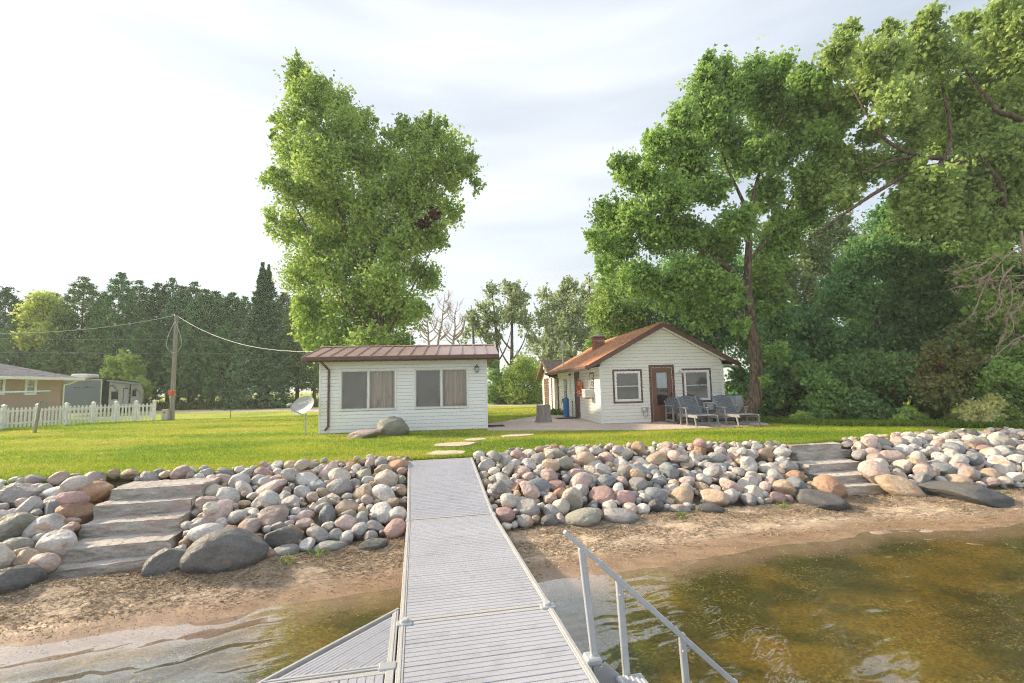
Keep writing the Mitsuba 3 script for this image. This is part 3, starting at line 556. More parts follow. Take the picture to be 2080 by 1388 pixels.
# roof: rust shingles laid in courses
F0, B0 = -0.36, CD + .25
crf = numbered(f'{cab}__roof')
obj(crf, cat([prism([(-OV + .03, EZ - .05), (PKX, roofz(PKX) - .07), (PKX, roofz(PKX) - .015), (-OV + .03, EZ - .01)], F0 + .03, B0 - .03), prism([(PKX, roofz(PKX) - .07), (CW + OV - .03, roofz(CW + OV) - .04), (CW + OV - .03, roofz(CW + OV) - .0), (PKX, roofz(PKX) - .015)], F0 + .03, B0 - .03)]), 'brown', HM)
rs = np.random.default_rng(11)
tabs = []
for sgn in (1, -1):
    nC = 22; span = PKX + OV if sgn > 0 else CW + OV - PKX
    for i in range(nC):
        xa = (-OV + span * i / nC) if sgn > 0 else (CW + OV - span * i / nC); xb = xa + sgn * span * 1.35 / nC
        xb = min(xb, PKX) if sgn > 0 else max(xb, PKX)
        y = F0 - rs.uniform(0, .3)
        while y < B0:
            y2 = min(y + .30, B0); ya = max(y, F0)
            if y2 - ya > .02:
                za, zb = roofz(xa) if i else roofz(xa), roofz(xb); th = .012 + rs.uniform(0, .006)
                pts = [(xa, ya + .003, za + th), (xa, y2 - .003, za + th), (xb, ya + .003, zb + .002), (xb, y2 - .003, zb + .002), (xa, ya + .003, za), (xa, y2 - .003, za)]
                f = np.array([[0, 1, 3], [0, 3, 2], [4, 5, 1], [4, 1, 0], [4, 0, 2], [5, 3, 1]])
                tabs.append((np.array(pts), f if sgn > 0 else f[:, ::-1]))
            y += .30
part(crf, 'shingles', cat(tabs), 'shingle_rust', HM, kind='stuff', label='rust coloured asphalt shingles')
part(crf, 'ridge_cap', cat([prism([(PKX - .13, roofz(PKX) - .055), (PKX, roofz(PKX) + .030), (PKX + .13, roofz(PKX) - .055), (PKX, roofz(PKX) + .004)], y, y + .24) for y in np.arange(F0, B0 - .2, .25)]), 'shingle_rust', HM)
for y in (F0, B0 - .026):
    part(crf, 'rake_board', prism([(-OV - .03, EZ - .185), (PKX, roofz(PKX) - .19), (PKX, roofz(PKX) - .004), (-OV - .03, EZ - .02)], y, y + .026), 'brown', HM)
    part(crf, 'rake_board', prism([(CW + OV + .03, roofz(CW + OV) - .185), (PKX + .001, roofz(PKX) - .19), (PKX + .001, roofz(PKX) - .004), (CW + OV + .03, roofz(CW + OV) - .02)], y, y + .026), 'brown', HM)
part(cab, 'soffit', cat([hull([(x, y, z + dz) for dz in (0, .02) for x, z in ((-OV + .02, EZ - .14), (0.0, EZ - .075)) for y in (F0 + .03, B0 - .03)]), hull([(x, y, z + dz) for dz in (0, .02) for x, z in ((CW + OV - .02, roofz(CW + OV) - .14), (CW, roofz(CW + OV) - .075)) for y in (F0 + .03, B0 - .03)])]), 'vinyl_cream', HM)
part(cab, 'front_soffit', cat([prism([(0.0, ctop(0) - .0), (PKX, ctop(PKX) - .0), (PKX, ctop(PKX) + .03), (0.0, ctop(0) + .03)], F0 + .027, -.02), prism([(PKX, ctop(PKX)), (CW, ctop(CW)), (CW, ctop(CW) + .03), (PKX, ctop(PKX) + .03)], F0 + .027, -.02)]), 'vinyl_cream', HM)
part(cab, 'gutter', cbox(-OV - .11, -OV - .0, F0 + .03, B0 - .03, EZ - .13, EZ - .015, .012), 'brown', HM)
part(cab, 'downspout', cat([bar((-OV - .05, 7.2, EZ - .12), (-OV - .05, 7.2, EZ - .20), .06, .06, up=(0, 1, 0)), bar((-OV - .05, 7.2, EZ - .18), (-.05, 7.25, 1.78), .06, .05, up=(0, 1, 0)), bar((-.05, 7.25, 1.80), (-.05, 7.25, .05), .06, .05, up=(0, 1, 0))]), 'brown', HM)
# brick chimney with mortar core and cap
cy = numbered(f'{cab}__chimney'); cx0, cx1, cyy0, cyy1, cz0, cz1 = 1.17, 1.65, 4.45, 4.93, 2.75, 3.64
obj(cy, box(cx0 + .008, cx1 - .008, cyy0 + .008, cyy1 - .008, cz0, cz1), 'mortar', HM)
nb = 12; bh = (cz1 - cz0) / nb
for i in range(nb):
    z = cz0 + i * bh; off = (i % 2) * .11
    for face in ('front', 'left'):
        p0, p1 = (cx0, cx1) if face == 'front' else (cyy0, cyy1); s = p0 - off
        while s < p1 - .02:
            a, b = max(s, p0), min(s + .205, p1)
            if b - a > .03:
                m = cbox(a + .005, b - .005, cyy0 - .004, cyy0 + .03, z + .005, z + bh - .006, .004) if face == 'front' else cbox(cx0 - .004, cx0 + .03, a + .005, b - .005, z + .005, z + bh - .006, .004)
                part(cy, 'brick', m, 'brick' if not (face == 'front' and i == nb - 3) else 'mortar', HM)
            s += .215
part(cy, 'cap', cat([cbox(cx0 - .07, cx1 + .07, cyy0 - .07, cyy1 + .07, cz1, cz1 + .05, .01), shift(lathe([(.11, 0), (.11, .1), (.09, .1), (.09, 0)], 16), (cx0 + cx1) / 2, (cyy0 + cyy1) / 2, cz1 + .05)]), 'galv', HM)
# things on the cabin's front
fl = thing('flood_light', 'twin white floodlight heads beside the top of the cabin door', 'floodlight')
part(fl, 'base', mv(lathe([(0, .03), (.05, .03), (.055, 0)], 16), frame4([2.96, -.018, 1.88], [1, 0, 0], [0, 0, 1], [0, -1, 0])), 'white', HM)
for s in (-1, 1):
    part(fl, 'lamp', mv(lathe([(0, -.02), (.035, -.02), (.045, .05), (.075, .12), (.07, .125), (0, .11)], 16), frame4([2.96 + s * .075, -.06, 1.87 - .01 * s], [.6, .5 * s, -.3], [.2, .3, .9], [s * .45, -.85, -.25])), 'white', HM, smooth=40)
mt = thing('electric_meter', 'small grey electric meter box with looped cable under the left front window of the cabin', 'electric meter')
part(mt, 'box', cbox(1.50, 1.66, -.10, -.017, .38, .58, .01), 'galv', HM); part(mt, 'dial', mv(lathe([(0, .05), (.05, .05), (.06, 0)], 18), frame4([1.58, -.10, .50], [1, 0, 0], [0, 0, 1], [0, -1, 0])), 'lamp_glass', HM)
part(mt, 'cable', tube([(1.56, -.05, .38), (1.57, -.06, .27), (1.62, -.07, .215), (1.70, -.06, .225), (1.74, -.05, .32), (1.73, -.04, .45), (1.68, -.03, .52)], .010, 6), 'wire', HM); part(mt, 'side_box', cbox(1.68, 1.76, -.07, -.017, .46, .58, .008), 'galv', HM)
# things on the sunny side wall
ac = thing('air_conditioner', 'white window air conditioner sticking out of the cabin side window', 'air conditioner')
part(ac, 'case', cbox(-.36, .0, .80, 1.24, .95, 1.27, .012), 'white', HM); part(ac, 'grille', cat([box(-.33, -.02, .795, .799, .98 + .03 * k, .995 + .03 * k) for k in range(9)] + [box(-.366, -.361, .84, 1.2, .98 + .03 * k, .995 + .03 * k) for k in range(9)]), 'boat_grey', HM); part(ac, 'drip_tray', cbox(-.3, -.1, .85, 1.1, .90, .948, .006), 'rust_pot', HM)
rg = thing('life_ring', 'orange life ring hanging on the sunny side wall of the cabin', 'life ring')
RM = HM @ frame4([-.09, 2.58, 1.31], [0, 1, 0], [0, 0, 1], [-1, 0, 0])
part(rg, 'ring', torus(.265, .078), 'orange', RM, smooth=True)
for k in range(4):
    a = math.pi / 4 + k * math.pi / 2
    part(rg, 'band', mv(mv(torus(.080, .012, 20, 6), rotx(math.pi / 2)), rotz(a, (.265 * math.cos(a), .265 * math.sin(a), 0))), 'white', RM, smooth=True)
part(rg, 'rope', tube([(.36 * math.cos(t), .36 * math.sin(t), .03 * math.cos(4 * t)) for t in np.linspace(0, 2 * math.pi, 33)], .007, 5, cap=False), 'rope', RM)
sd = numbered(f'{cab}__side_door')
part(sd, 'frame', cat([cbox(sx(3.80), sx(3.73), -.04, .02, 0, 2.0, .004), cbox(sx(3.05), sx(2.98), -.04, .02, 0, 2.0, .004), cbox(sx(3.729), sx(3.051), -.04, .02, 1.93, 2.0, .004)]), 'brown', MS)
part(sd, 'slab', cat([cbox(sx(3.72), sx(3.06), -.02, .02, .03, 1.10, .004), cbox(sx(3.72), sx(3.60), -.02, .02, 1.101, 1.92, .004), cbox(sx(3.18), sx(3.06), -.02, .02, 1.101, 1.92, .004), cbox(sx(3.599), sx(3.181), -.02, .02, 1.82, 1.92, .004)]), 'brown', MS)
part(sd, 'screen', box(sx(3.6), sx(3.18), .0, .01, 1.1, 1.82), 'screen_mesh', MS); part(sd, 'handle', tube([(sx(3.14), -.02, 1.0), (sx(3.14), -.06, 1.0), (sx(3.22), -.06, 1.0)], .01, 6), 'galv', MS)
wl_ = thing('wall_lamp', 'small dark wall lamp beside the top of the cabin side door', 'wall lamp')
part(wl_, 'arm', tube([(-.02, 4.05, 1.93), (-.10, 4.05, 1.97), (-.17, 4.05, 1.93)], .010, 6), 'black', HM); part(wl_, 'shade', shift(lathe([(0, .03), (.03, .02), (.07, -.04), (.065, -.045), (0, -.01)], 14), -.17, 4.05, 1.91), 'black', HM)
solo('conduit', 'thin white electric conduit running down the cabin side wall', 'conduit', cat([tube([(-.03, 4.62, 2.0), (-.03, 4.62, .95)], .016, 8), tube([(-.03, 4.7, 2.0), (-.03, 4.7, 1.15)], .010, 6), cbox(-.09, -.001, 4.52, 4.74, 1.08, 1.30, .008)]), 'vinyl_cream', HM)
pm = thing('blue_cylinder', 'blue upright cylinder with a small hand valve beside the cabin side wall', 'gas cylinder')
part(pm, 'body', shift(lathe([(0, 0), (.125, .0), (.135, .03), (.135, .78), (.11, .84), (0, .86)], 24), -.32, 4.25, 0.02), 'blue', HM, smooth=40)
part(pm, 'valve', cat([shift(lathe([(.03, 0), (.03, .08), (0, .08)], 10), -.32, 4.25, .86), tube([(-.45, 4.25, .80), (-.50, 4.24, .72), (-.52, 4.24, .62)], .022, 8), cbox(-.50, -.43, 4.2, 4.3, .70, .84, .01)]), 'rust_pot', HM)
solo('thin_pipe', 'thin brown standpipe between the blue cylinder and the side door', 'pipe', tube([(-.10, 3.95, 0), (-.10, 3.95, .72), (-.16, 3.95, .76)], .016, 8), 'rust_pot', HM)
solo('door_mat', 'dark rubber mat lying on the patio at the cabin side door', 'door mat', cbox(-.95, -.06, 3.0, 3.75, .022, .036, .004), 'rubber', HM)
solo('shed_mat', 'dark rubber mat lying on the patio against the right end of the boathouse', 'mat', cbox(SW + .02, SW + .62, .55, 1.15, .022, .04, .004), 'rubber', SM)
# mast with meter head at the back of the cabin roof
ms = thing('service_mast', 'grey electric service mast with weatherhead rising from the cabin roof', 'service mast')
q = np.array([.05, 6.3]); part(ms, 'mast', tube([(q[0], q[1], 1.9), (q[0], q[1], 3.42)], .032, 10), 'galv', HM); part(ms, 'weatherhead', shift(lathe([(0, .16), (.05, .15), (.09, .06), (.10, -.04), (.03, -.08)], 16), q[0], q[1], 3.46), 'galv', HM, smooth=40); part(ms, 'insulator', cat([tube([(q[0], q[1], 3.1), (q[0] - .28, q[1] - .1, 3.14)], .018, 6), tube([(q[0] - .05, q[1], 3.22), (q[0] - .2, q[1] - .1, 3.02), (q[0] - .28, q[1] - .1, 3.14)], .010, 5)]), 'wire_pale', HM)
mast_top = HL(q[0] - .28, q[1] - .1, 3.14)
# dark roofed garage behind the cabin
gg = thing('garage', 'small cream sided garage with dark shingled gable roof behind the cabin', 'garage')
GM = rotz(A0, HL(-.10, 8.0, 0)); GWd, GD, GH = 5.0, 3.7, 1.98
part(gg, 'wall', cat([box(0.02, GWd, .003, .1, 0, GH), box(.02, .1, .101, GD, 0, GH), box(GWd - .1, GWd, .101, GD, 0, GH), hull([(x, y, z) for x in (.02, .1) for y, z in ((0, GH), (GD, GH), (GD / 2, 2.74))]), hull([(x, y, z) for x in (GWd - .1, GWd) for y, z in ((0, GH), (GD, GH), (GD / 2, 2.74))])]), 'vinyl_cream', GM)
siding(f'{gg}__wall', GM, GWd, .03, GH, .125, [], 'vinyl_cream', x0=.05)
GL = GM @ rotz(-math.pi / 2, (0.019, GD, 0))
siding(f'{gg}__wall', GL, GD - .05, .03, 2.72, .125, [(.55, 2.3, -1, 1.95), (2.75, 3.35, -1, 1.95)], 'vinyl_cream', gable=lambda z: (max(.04, GD / 2 - (2.76 - z) * 2.36), min(GD - .05, GD / 2 + (2.76 - z) * 2.36)))
gd = numbered(f'{gg}__door')
part(gd, 'frame', cat([cbox(a, a + .09, -.03, .0, 0, 1.98, .004) for a in (.55, 2.21, 2.75, 3.26)] + [cbox(a, b, -.03, .0, 1.86, 1.95, .004) for a, b in ((.641, 2.209), (2.841, 3.259))]), 'white', GL)
for k in range(5): part(gd, 'panel', cbox(.645, 2.205, -.012, .0, .02 + .368 * k, .02 + .368 * k + .36, .008), 'brown', GL)
part(gd, 'panel', cbox(2.845, 3.255, -.012, .0, .02, 1.85, .008), 'brown', GL)
part(gg, 'corner_trim', cat([cbox(0.0, .066, -.022, .0, 0, GH, .004), cbox(-.004, .018, .001, .07, 0, GH, .004)]), 'white', GM)
grf = numbered(f'{gg}__roof'); gzr, gze = 2.92, 1.93
obj(grf, cat([prismx([(-.45, gze - .05), (GD / 2, gzr - .07), (GD / 2, gzr - .02), (-.45, gze - .01)], -.28, GWd + .3), prismx([(GD + .45, gze - .05), (GD / 2, gzr - .07), (GD / 2, gzr - .02), (GD + .45, gze - .01)], -.28, GWd + .3)]), 'brown', GM)
tabs = []
for i in range(16):
    ya, yb = -.46 + (GD / 2 + .46) * i / 16, min(-.46 + (GD / 2 + .46) * (i + 1.35) / 16, GD / 2); za, zb = gze + (gzr - gze) * i / 16, min(gze + (gzr - gze) * (i + 1.35) / 16, gzr); x = -.30 - rs.uniform(0, .3)
    while x < GWd + .3:
        a, b = max(x, -.30), min(x + .3, GWd + .3); th = .012 + rs.uniform(0, .008)
        if b - a > .02: tabs.append((np.array([(a + .003, ya, za + th), (b - .003, ya, za + th), (a + .003, yb, zb + .002), (b - .003, yb, zb + .002), (a + .003, ya, za), (b - .003, ya, za)]), np.array([[0, 1, 3], [0, 3, 2], [4, 5, 1], [4, 1, 0], [4, 0, 2], [5, 3, 1]])))
        x += .3
part(grf, 'shingles', cat(tabs), 'shingle_dark', GM, kind='stuff', label='dark weathered asphalt shingles')
part(grf, 'rake_board', cat([prismx([(-.47, gze - .17), (GD / 2, gzr - .19), (GD / 2, gzr - .0), (-.47, gze - .02)], -.305, -.281), prismx([(GD + .47, gze - .17), (GD / 2, gzr - .19), (GD / 2, gzr), (GD + .47, gze - .02)], -.305, -.281)]), 'brown', GM)
gl = thing('garage_lamp', 'white round lamp under the gable peak of the garage', 'lamp')
part(gl, 'globe', shift(mv(ico(2), np.diag([.13, .13, .14, 1.0])), -.16, GD / 2 - .25, 2.42), 'white', GM, smooth=True); part(gl, 'bracket', tube([(-.01, GD / 2 - .25, 2.60), (-.16, GD / 2 - .25, 2.62), (-.16, GD / 2 - .25, 2.54)], .014, 6), 'galv', GM)
# lattice tower behind the cabin
tw = thing('lattice_mast', 'thin lattice radio mast standing behind the cabin chimney', 'mast')
c = D(1216, 700, 29); 
for a in (0, 2.1, 4.2): part(tw, 'leg', tube([(c[0] + .16 * math.cos(a), 29 + .16 * math.sin(a), 0), (c[0] + .16 * math.cos(a), 29 + .16 * math.sin(a), 5.6)], .014, 5), 'wire')
part(tw, 'lacing', cat([tube([(c[0] + .16 * math.cos(a), 29 + .16 * math.sin(a), z), (c[0] + .16 * math.cos(a + 2.1), 29 + .16 * math.sin(a + 2.1), z + .28)], .008, 4) for z in np.arange(.2, 5.3, .3) for a in (0, 2.1, 4.2)]), 'wire')
# ------------------------------------------------------------------ stump, patio chairs, boat
rs = np.random.default_rng(21)
def stump_mesh(r0, r1, h):
    n = 40; rows_ = []
    for i, t in enumerate(np.linspace(0, 1, 9)):
        a = np.arange(n) * 2 * np.pi / n; fl = 1 + .10 * np.sin(a * 5 + 1) * (1 - t) ** 2 + .035 * np.sin(a * 17)
        r = (r0 + (r1 - r0) * min(1, t * 2.2) ** .6) * fl; rows_.append(np.c_[r * np.cos(a), r * np.sin(a), np.full(n, t * h) + (.03 * np.sin(a * 3) if t == 1 else 0)])
    v = np.vstack(rows_); i, j = np.meshgrid(np.arange(8), np.arange(n), indexing='ij'); i, j = i.ravel(), j.ravel(); k = (j + 1) % n
    f = np.vstack([np.c_[i * n + j, i * n + k, (i + 1) * n + k], np.c_[i * n + j, (i + 1) * n + k, (i + 1) * n + j]]); v = np.vstack([v, [[0, 0, h - .02]]]); q = np.arange(n)
    return v, np.vstack([f, np.c_[8 * n + q, 8 * n + (q + 1) % n, np.full(n, 9 * n)]])
c = G(1105, 857.5, .02); solo('tree_stump', 'weathered grey tree stump standing on the patio between boathouse and cabin', 'tree stump', stump_mesh(.33, .27, .66), 'old_wood', rotz(.3, c), smooth=50)
solo('garden_plant_bed', 'low green leafy plants along the foot of the cabin wall beside the downspout', 'plants', (lambda q, s: (np.vstack([q + s[:, 0], q + s[:, 1], q + s[:, 2]]), np.c_[np.arange(300), np.arange(300) + 300, np.arange(300) + 600]))(np.array([HL(rs.uniform(-.75, -.05), rs.uniform(5.6, 7.5), rs.uniform(.02, .22)) for _ in range(300)]), rs.normal(0, .06, (300, 3, 3))), 'leaf', color=np.tile([.10, .20, .03], (900, 1)), kind='stuff')

def adirondack(label, M):
    c = thing('patio_chair', label, 'patio chair', 'grey slatted chairs on the patio')
    for i in range(7):                                   # fan of back slats, tallest in the middle
        x = (i - 3) * .082; top = .90 - .014 * (i - 3) ** 2; w = .036
        b0, b1 = np.array([x * .82, .20, .36]), np.array([x * 1.12, .50, top])
        part(c, 'back_slat', bar(b0, b1, w * 2, .02, up=(0, 1, .3)), 'grey_poly', M)
    for i in range(6): part(c, 'seat_slat', cbox(-.27, .27, -.30 + .09 * i, -.222 + .09 * i, .415 - .012 * i, .437 - .012 * i, .004), 'grey_poly', M)
    for s in (-1, 1):
        part(c, 'arm', cbox(s * .34 - .065, s * .34 + .065, -.36, .34, .60, .625, .008), 'grey_poly_light', M)
        part(c, 'leg', bar((s * .33, -.30, .0), (s * .33, -.28, .60), .05, .04, up=(0, 1, 0)), 'grey_poly_light', M); part(c, 'leg', bar((s * .33, .30, .0), (s * .33, .26, .60), .05, .04, up=(0, 1, 0)), 'grey_poly_light', M)
        part(c, 'side_rail', bar((s * .29, -.34, .40), (s * .29, .30, .33), .03, .08), 'grey_poly', M); part(c, 'glider_rail', bar((s * .33, -.34, .10), (s * .33, .34, .10), .035, .05), 'grey_poly_light', M)
    part(c, 'front_apron', cbox(-.30, .30, -.335, -.31, .31, .41, .005), 'grey_poly', M); part(c, 'cross_rail', cat([cbox(-.31, .31, -.02, .02, .08, .13, .004), cbox(-.27, .27, .43, .46, .62, .68, .004)]), 'grey_poly', M)
    return c
def chaise(label, M):
    c = thing('chaise_lounge', label, 'chaise lounge', 'grey chaise lounges on the patio')
    n = 10                                               # seat along -y: foot end at y=-1.15, hinge at y=0, back rises to +y
    for i in range(10): part(c, 'seat_slat', cbox(-.30, .30, -1.10 + .108 * i, -1.008 + .108 * i, .345, .365, .004), 'grey_poly', M)
    L, th = .74, math.radians(56)
    for i in range(n):
        a0 = L * i / n + .007; a1 = L * (i + 1) / n - .007; xx = np.linspace(-.30, .30, 13); wav = .022 * np.cos(xx / .30 * math.pi * .98) - .02
        pr = []
        for a, off in ((a0, wav), (a1, wav)):
            for d in (0, .02):
                s = a + off * (1.6 if True else 1); pr.append(np.c_[xx, s * math.cos(th) - d * math.sin(th) * -1, .36 + s * math.sin(th) + d * -math.cos(th)])
        v = np.vstack(pr); k = 13; q = np.arange(12); fs = []
        for A, B in ((0, 2), (3, 1), (1, 0), (2, 3)): fs += [np.c_[A * k + q, A * k + q + 1, B * k + q + 1], np.c_[A * k + q, B * k + q + 1, B * k + q]]
        part(c, 'back_slat', (v, np.vstack(fs)), 'grey_poly', M)
    for s in (-1, 1):
        part(c, 'side_rail', bar((s * .325, -1.14, .325), (s * .325, .36, .325), .035, .085), 'grey_poly_light', M); part(c, 'back_rail', bar((s * .315, 0, .345), (s * .315, (L + .0) * math.cos(th), .345 + L * math.sin(th)), .03, .03), 'grey_poly_light', M)
        for y0, y1, h in ((-1.10, -1.02, .30), (-.42, -.38, .56), (.12, .08, .56)): part(c, 'leg', bar((s * .36, y0 - .03, .0), (s * .36, y1, h), .035, .06, up=(0, 1, 0)), 'grey_poly_light', M)
        part(c, 'arm', cbox(s * .37 - .05, s * .37 + .05, -.48, .20, .56, .585, .008), 'grey_poly_light', M)
        part(c, 'wheel', mv(mv(lathe([(0, -.02), (.075, -.02), (.085, -.012), (.085, .012), (.075, .02), (0, .02)], 20), roty(math.pi / 2)), rotz(0, (s * .40, .22, .085))), 'black', M)
    part(c, 'cross_rail', cat([cbox(-.32, .32, -1.10, -1.07, .10, .16, .004), cbox(-.32, .32, .05, .08, .14, .19, .004), cbox(-.31, .31, -.42, -.39, .26, .33, .004)]), 'grey_poly', M)
    return c
PZ = .021
def face(p, a): return rotz(math.radians(a), (p[0], p[1], PZ))
adirondack('grey slatted patio chair nearest the cabin door, behind the left lounge', face((5.84, 16.92), 6))
adirondack('grey slatted patio chair under the right front window, between the two lounges', face((6.68, 16.98), 7))
chaise('left of the two grey chaise lounges, in front of the cabin door', face((6.0, 16.08), 3))
chaise('right of the two grey chaise lounges, next to the tipped boat', face((7.22, 16.05), 7))
bt = thing('small_boat', 'small white and blue plastic boat tipped on its side against the tree by the cabin', 'boat')
BMx = rotz(math.radians(14), G(1488, 857, 0.0)) @ rotz(0, (0, .1, .02))
prof = [(-.05, .0), (.62, .0), (.74, .28), (.70, .62), (.52, .80), (.0, .70), (-.16, .40)]
def hullring(pts, y): return np.c_[[p[0] for p in pts], np.full(len(pts), y), [p[1] for p in pts]]
part(bt, 'deck', hull(np.vstack([hullring([(-.62, .06), (.42, .02), (.60, .50), (.52, .92), (-.1, .88), (-.55, .62)], .0), hullring([(-.60, .08), (.40, .04), (.57, .50), (.50, .90), (-.1, .86), (-.52, .60)], .05)])), 'boat_grey', BMx)
for i in range(7): part(bt, 'seat_rib', cbox(-.52 + .02 * i, .22, -.018, -.001, .36 + .066 * i, .395 + .066 * i, .006), 'boat_white', BMx)
part(bt, 'bow_panel', hull(np.vstack([hullring([(.26, .30), (.50, .34), (.585, .52), (.52, .90), (.27, .87)], -.03), hullring([(.26, .30), (.50, .34), (.585, .52), (.52, .90), (.27, .87)], -.001)])), 'boat_white', BMx)
part(bt, 'hull', hull(np.vstack([hullring([(-.60, .05), (.44, .0), (.64, .50), (.56, .95), (-.1, .90), (-.55, .63)], .051), hullring([(-.40, .12), (.5, .06), (.66, .50), (.58, .84), (0, .78), (-.4, .56)], .30), hullring([(-.1, .25), (.44, .2), (.52, .5), (.46, .7), (0, .66)], .46)])), 'boat_blue', BMx, smooth=30)
part(bt, 'stern_block', cbox(.02, .42, -.12, -.001, .05, .24, .02), 'boat_white', BMx)

# ------------------------------------------------------------------ satellite dish, granite boulders in the lawn
sdsh = thing('satellite_dish', 'grey satellite dish on a thin pole at the left end of the boathouse', 'satellite dish')
dp = G(621, 884, 0); dc = D(618, 825, 15.55)
part(sdsh, 'pole', tube([(dp[0], dp[1], -.1), (dp[0] - .01, dp[1], .70)], .028, 10), 'galv', smooth=40)
rr, aa = np.meshgrid(np.linspace(0, 1, 14), np.linspace(0, 2 * np.pi, 49)[:-1], indexing='ij')
def dishp(th): v = np.stack([0.46 * rr * np.cos(aa), .31 * rr * np.sin(aa), .085 * rr ** 2 - th + .0 * aa], -1).reshape(-1, 3); return v
i, j = np.meshgrid(np.arange(13), np.arange(48), indexing='ij'); i, j = i.ravel(), j.ravel(); k = (j + 1) % 48
df = np.vstack([np.c_[i * 48 + j, i * 48 + k, (i + 1) * 48 + k], np.c_[i * 48 + j, (i + 1) * 48 + k, (i + 1) * 48 + j]])
fwd = np.array([-.34, -.86, .36]); fwd /= np.linalg.norm(fwd); dx = np.cross(fwd, [0, 0, 1.0]); dx = -dx / np.linalg.norm(dx); dyv = np.cross(fwd, dx); tilt = math.radians(12)
dX = math.cos(tilt) * dx + math.sin(tilt) * dyv; dY = np.cross(fwd, dX); DM = frame4(dc, dX, dY, fwd)
part(sdsh, 'reflector', cat([(dishp(0), df), (dishp(.012), df[:, ::-1]), mv(torus(1, .012, 48, 6), np.diag([.46, .31, .6, 1.0]) + np.array([[0, 0, 0, 0], [0, 0, 0, 0], [0, 0, 0, .082], [0, 0, 0, 0]]))]), 'dish_grey', DM, smooth=40)
part(sdsh, 'arm', cat([tube([(0, -.30, .06), (-.06, -.28, .30), (-.10, -.16, .48)], .02, 8), tube([(-.34, -.12, .05), (-.10, -.16, .46)], .008, 5)]), 'galv', DM); part(sdsh, 'feed_horn', mv(cat([cbox(-.08, .08, -.035, .035, -.06, .06, .01)]), frame4([-.12, -.10, .50], [1, 0, 0], [0, .8, .6], [0, -.6, .8])), 'dish_grey', DM)
part(sdsh, 'mount', cat([cbox(-.07, .07, -.16, .02, -.10, -.015, .01), tube([(0, -.1, -.08), (0, -.30, .02)], .022, 8)]), 'galv', DM)
tx, tf = (lambda m: (np.array(m.vertices), np.array(m.faces)))(meshkit.text_mesh('DIRECTV', .066, .004, bold=True))
tx = tx - [tx[:, 0].max() / 2 - .05, 0, 0]; tx = np.c_[tx[:, 0], tx[:, 1] + .085, tx[:, 2]]
tx[:, 2] += .085 * ((tx[:, 0] / .46) ** 2 + (tx[:, 1] / .31) ** 2) + .004
part(sdsh, 'lettering', (tx, tf), 'lettering', DM)
lg = shift(lathe([(.012, 0), (.034, 0), (.034, .004), (.012, .004)], 16), -.195, .115, .030); part(sdsh, 'emblem', lg, 'lettering', DM)

def rock(seed, dims, k=3, cuts=7, rough=.10):
    r = np.random.default_rng(seed); v, f = ico(k); v = v.copy()
    for _ in range(cuts):
        n = r.normal(size=3); n /= np.linalg.norm(n); d = r.uniform(.60, .95); h = v @ n; m = h > d
        v[m] -= (h[m] - d)[:, None] * n * .85
    u = v / np.linalg.norm(v, axis=1, keepdims=True)
    v *= (1 + rough * (meshkit.fbm(u * 1.6 + seed * 3.1, 3, seed % 97) - .5) * 2)[:, None]
    v *= (1 + .035 * (meshkit.fbm(u * 7 + seed, 2, seed % 89) - .5))[:, None]
    return v * np.asarray(dims), f
def rotm(r, tilt=.35):
    return rotz(r.uniform(0, 6.28)) @ rotx(r.normal(0, tilt)) @ roty(r.normal(0, tilt))
c = G(794, 886, 0); 
def rock_obj(name, label, cat_, mesh, col, rnd, group=None, kind=None):
    return solo(name, label, cat_, mesh, 'granite', smooth=True, uv=np.tile([(col + .5) / 10, rnd], (len(mesh[0]), 1)), group=group, kind=kind)
m = rock(901, (.56, .42, .36), 4, 9); rock_obj('boulder', 'large rounded grey granite boulder in the lawn in front of the boathouse', 'boulder', shift(mv(m, rotz(.3)), c[0], c[1] + .25, .22), 9, .42)
c = G(736, 891, 0); m = rock(902, (.52, .34, .17), 4, 6); rock_obj('boulder', 'low flat pinkish boulder in the lawn left of the large grey boulder', 'boulder', shift(mv(m, rotz(.15) @ roty(-.14)), c[0], c[1] + .15, .085), 1, .31)

# ------------------------------------------------------------------ stone steps
def rough_slab(a, b, depth, h, seed):
    """A long rough stone: its top front edge runs from a to b, it reaches depth metres back and h metres down."""
    r = np.random.default_rng(seed); a, b = np.asarray(a), np.asarray(b); z = (a[2] + b[2]) / 2; d = (b - a) * [1, 1, 0]; L = np.linalg.norm(d); d /= L; n = np.array([-d[1], d[0], 0])
    m = trimesh.creation.box(extents=(L, depth, h))
    m = m.subdivide_to_size(max(.06, h / 3)); v, f = np.array(m.vertices), np.array(m.faces)
    v, f = trimesh.Trimesh(v, f).vertices, trimesh.Trimesh(v, f).faces
    v = np.array(v); nn = np.array(trimesh.Trimesh(v, f).vertex_normals)
    p = v + seed * 5.0
    amp = np.where(np.abs(nn[:, 2:3]) > .8, .010, .034)
    v = v + nn * amp * (2 * meshkit.fbm(p * np.array([5, 5, 9]), 3, seed)[:, None] - 1) + nn * .010 * (2 * meshkit.noise(p * 22, seed)[:, None] - 1)
    v[:, 0] += np.where(v[:, 0] > 0, 1, -1) * .05 * (meshkit.noise(np.c_[v[:, 2] * 8, v[:, 1] * 4, v[:, 0] * 0 + seed]) - .5)
    c = (a + b) / 2 * [1, 1, 0] + n * depth / 2 + [0, 0, z - h / 2]
    return c + v[:, :1] * d + v[:, 1:2] * n + v[:, 2:] * [0, 0, 1], np.array(f)
stepL = [((221, 995), (414, 984), .02, .19), ((191, 1028.6), (388, 1014), -.145, .19), ((161, 1067), (366, 1052), -.32, .20), ((125, 1117.5), (346, 1096), -.50, .22), ((82, 1166), (314, 1133), -.675, .16)]
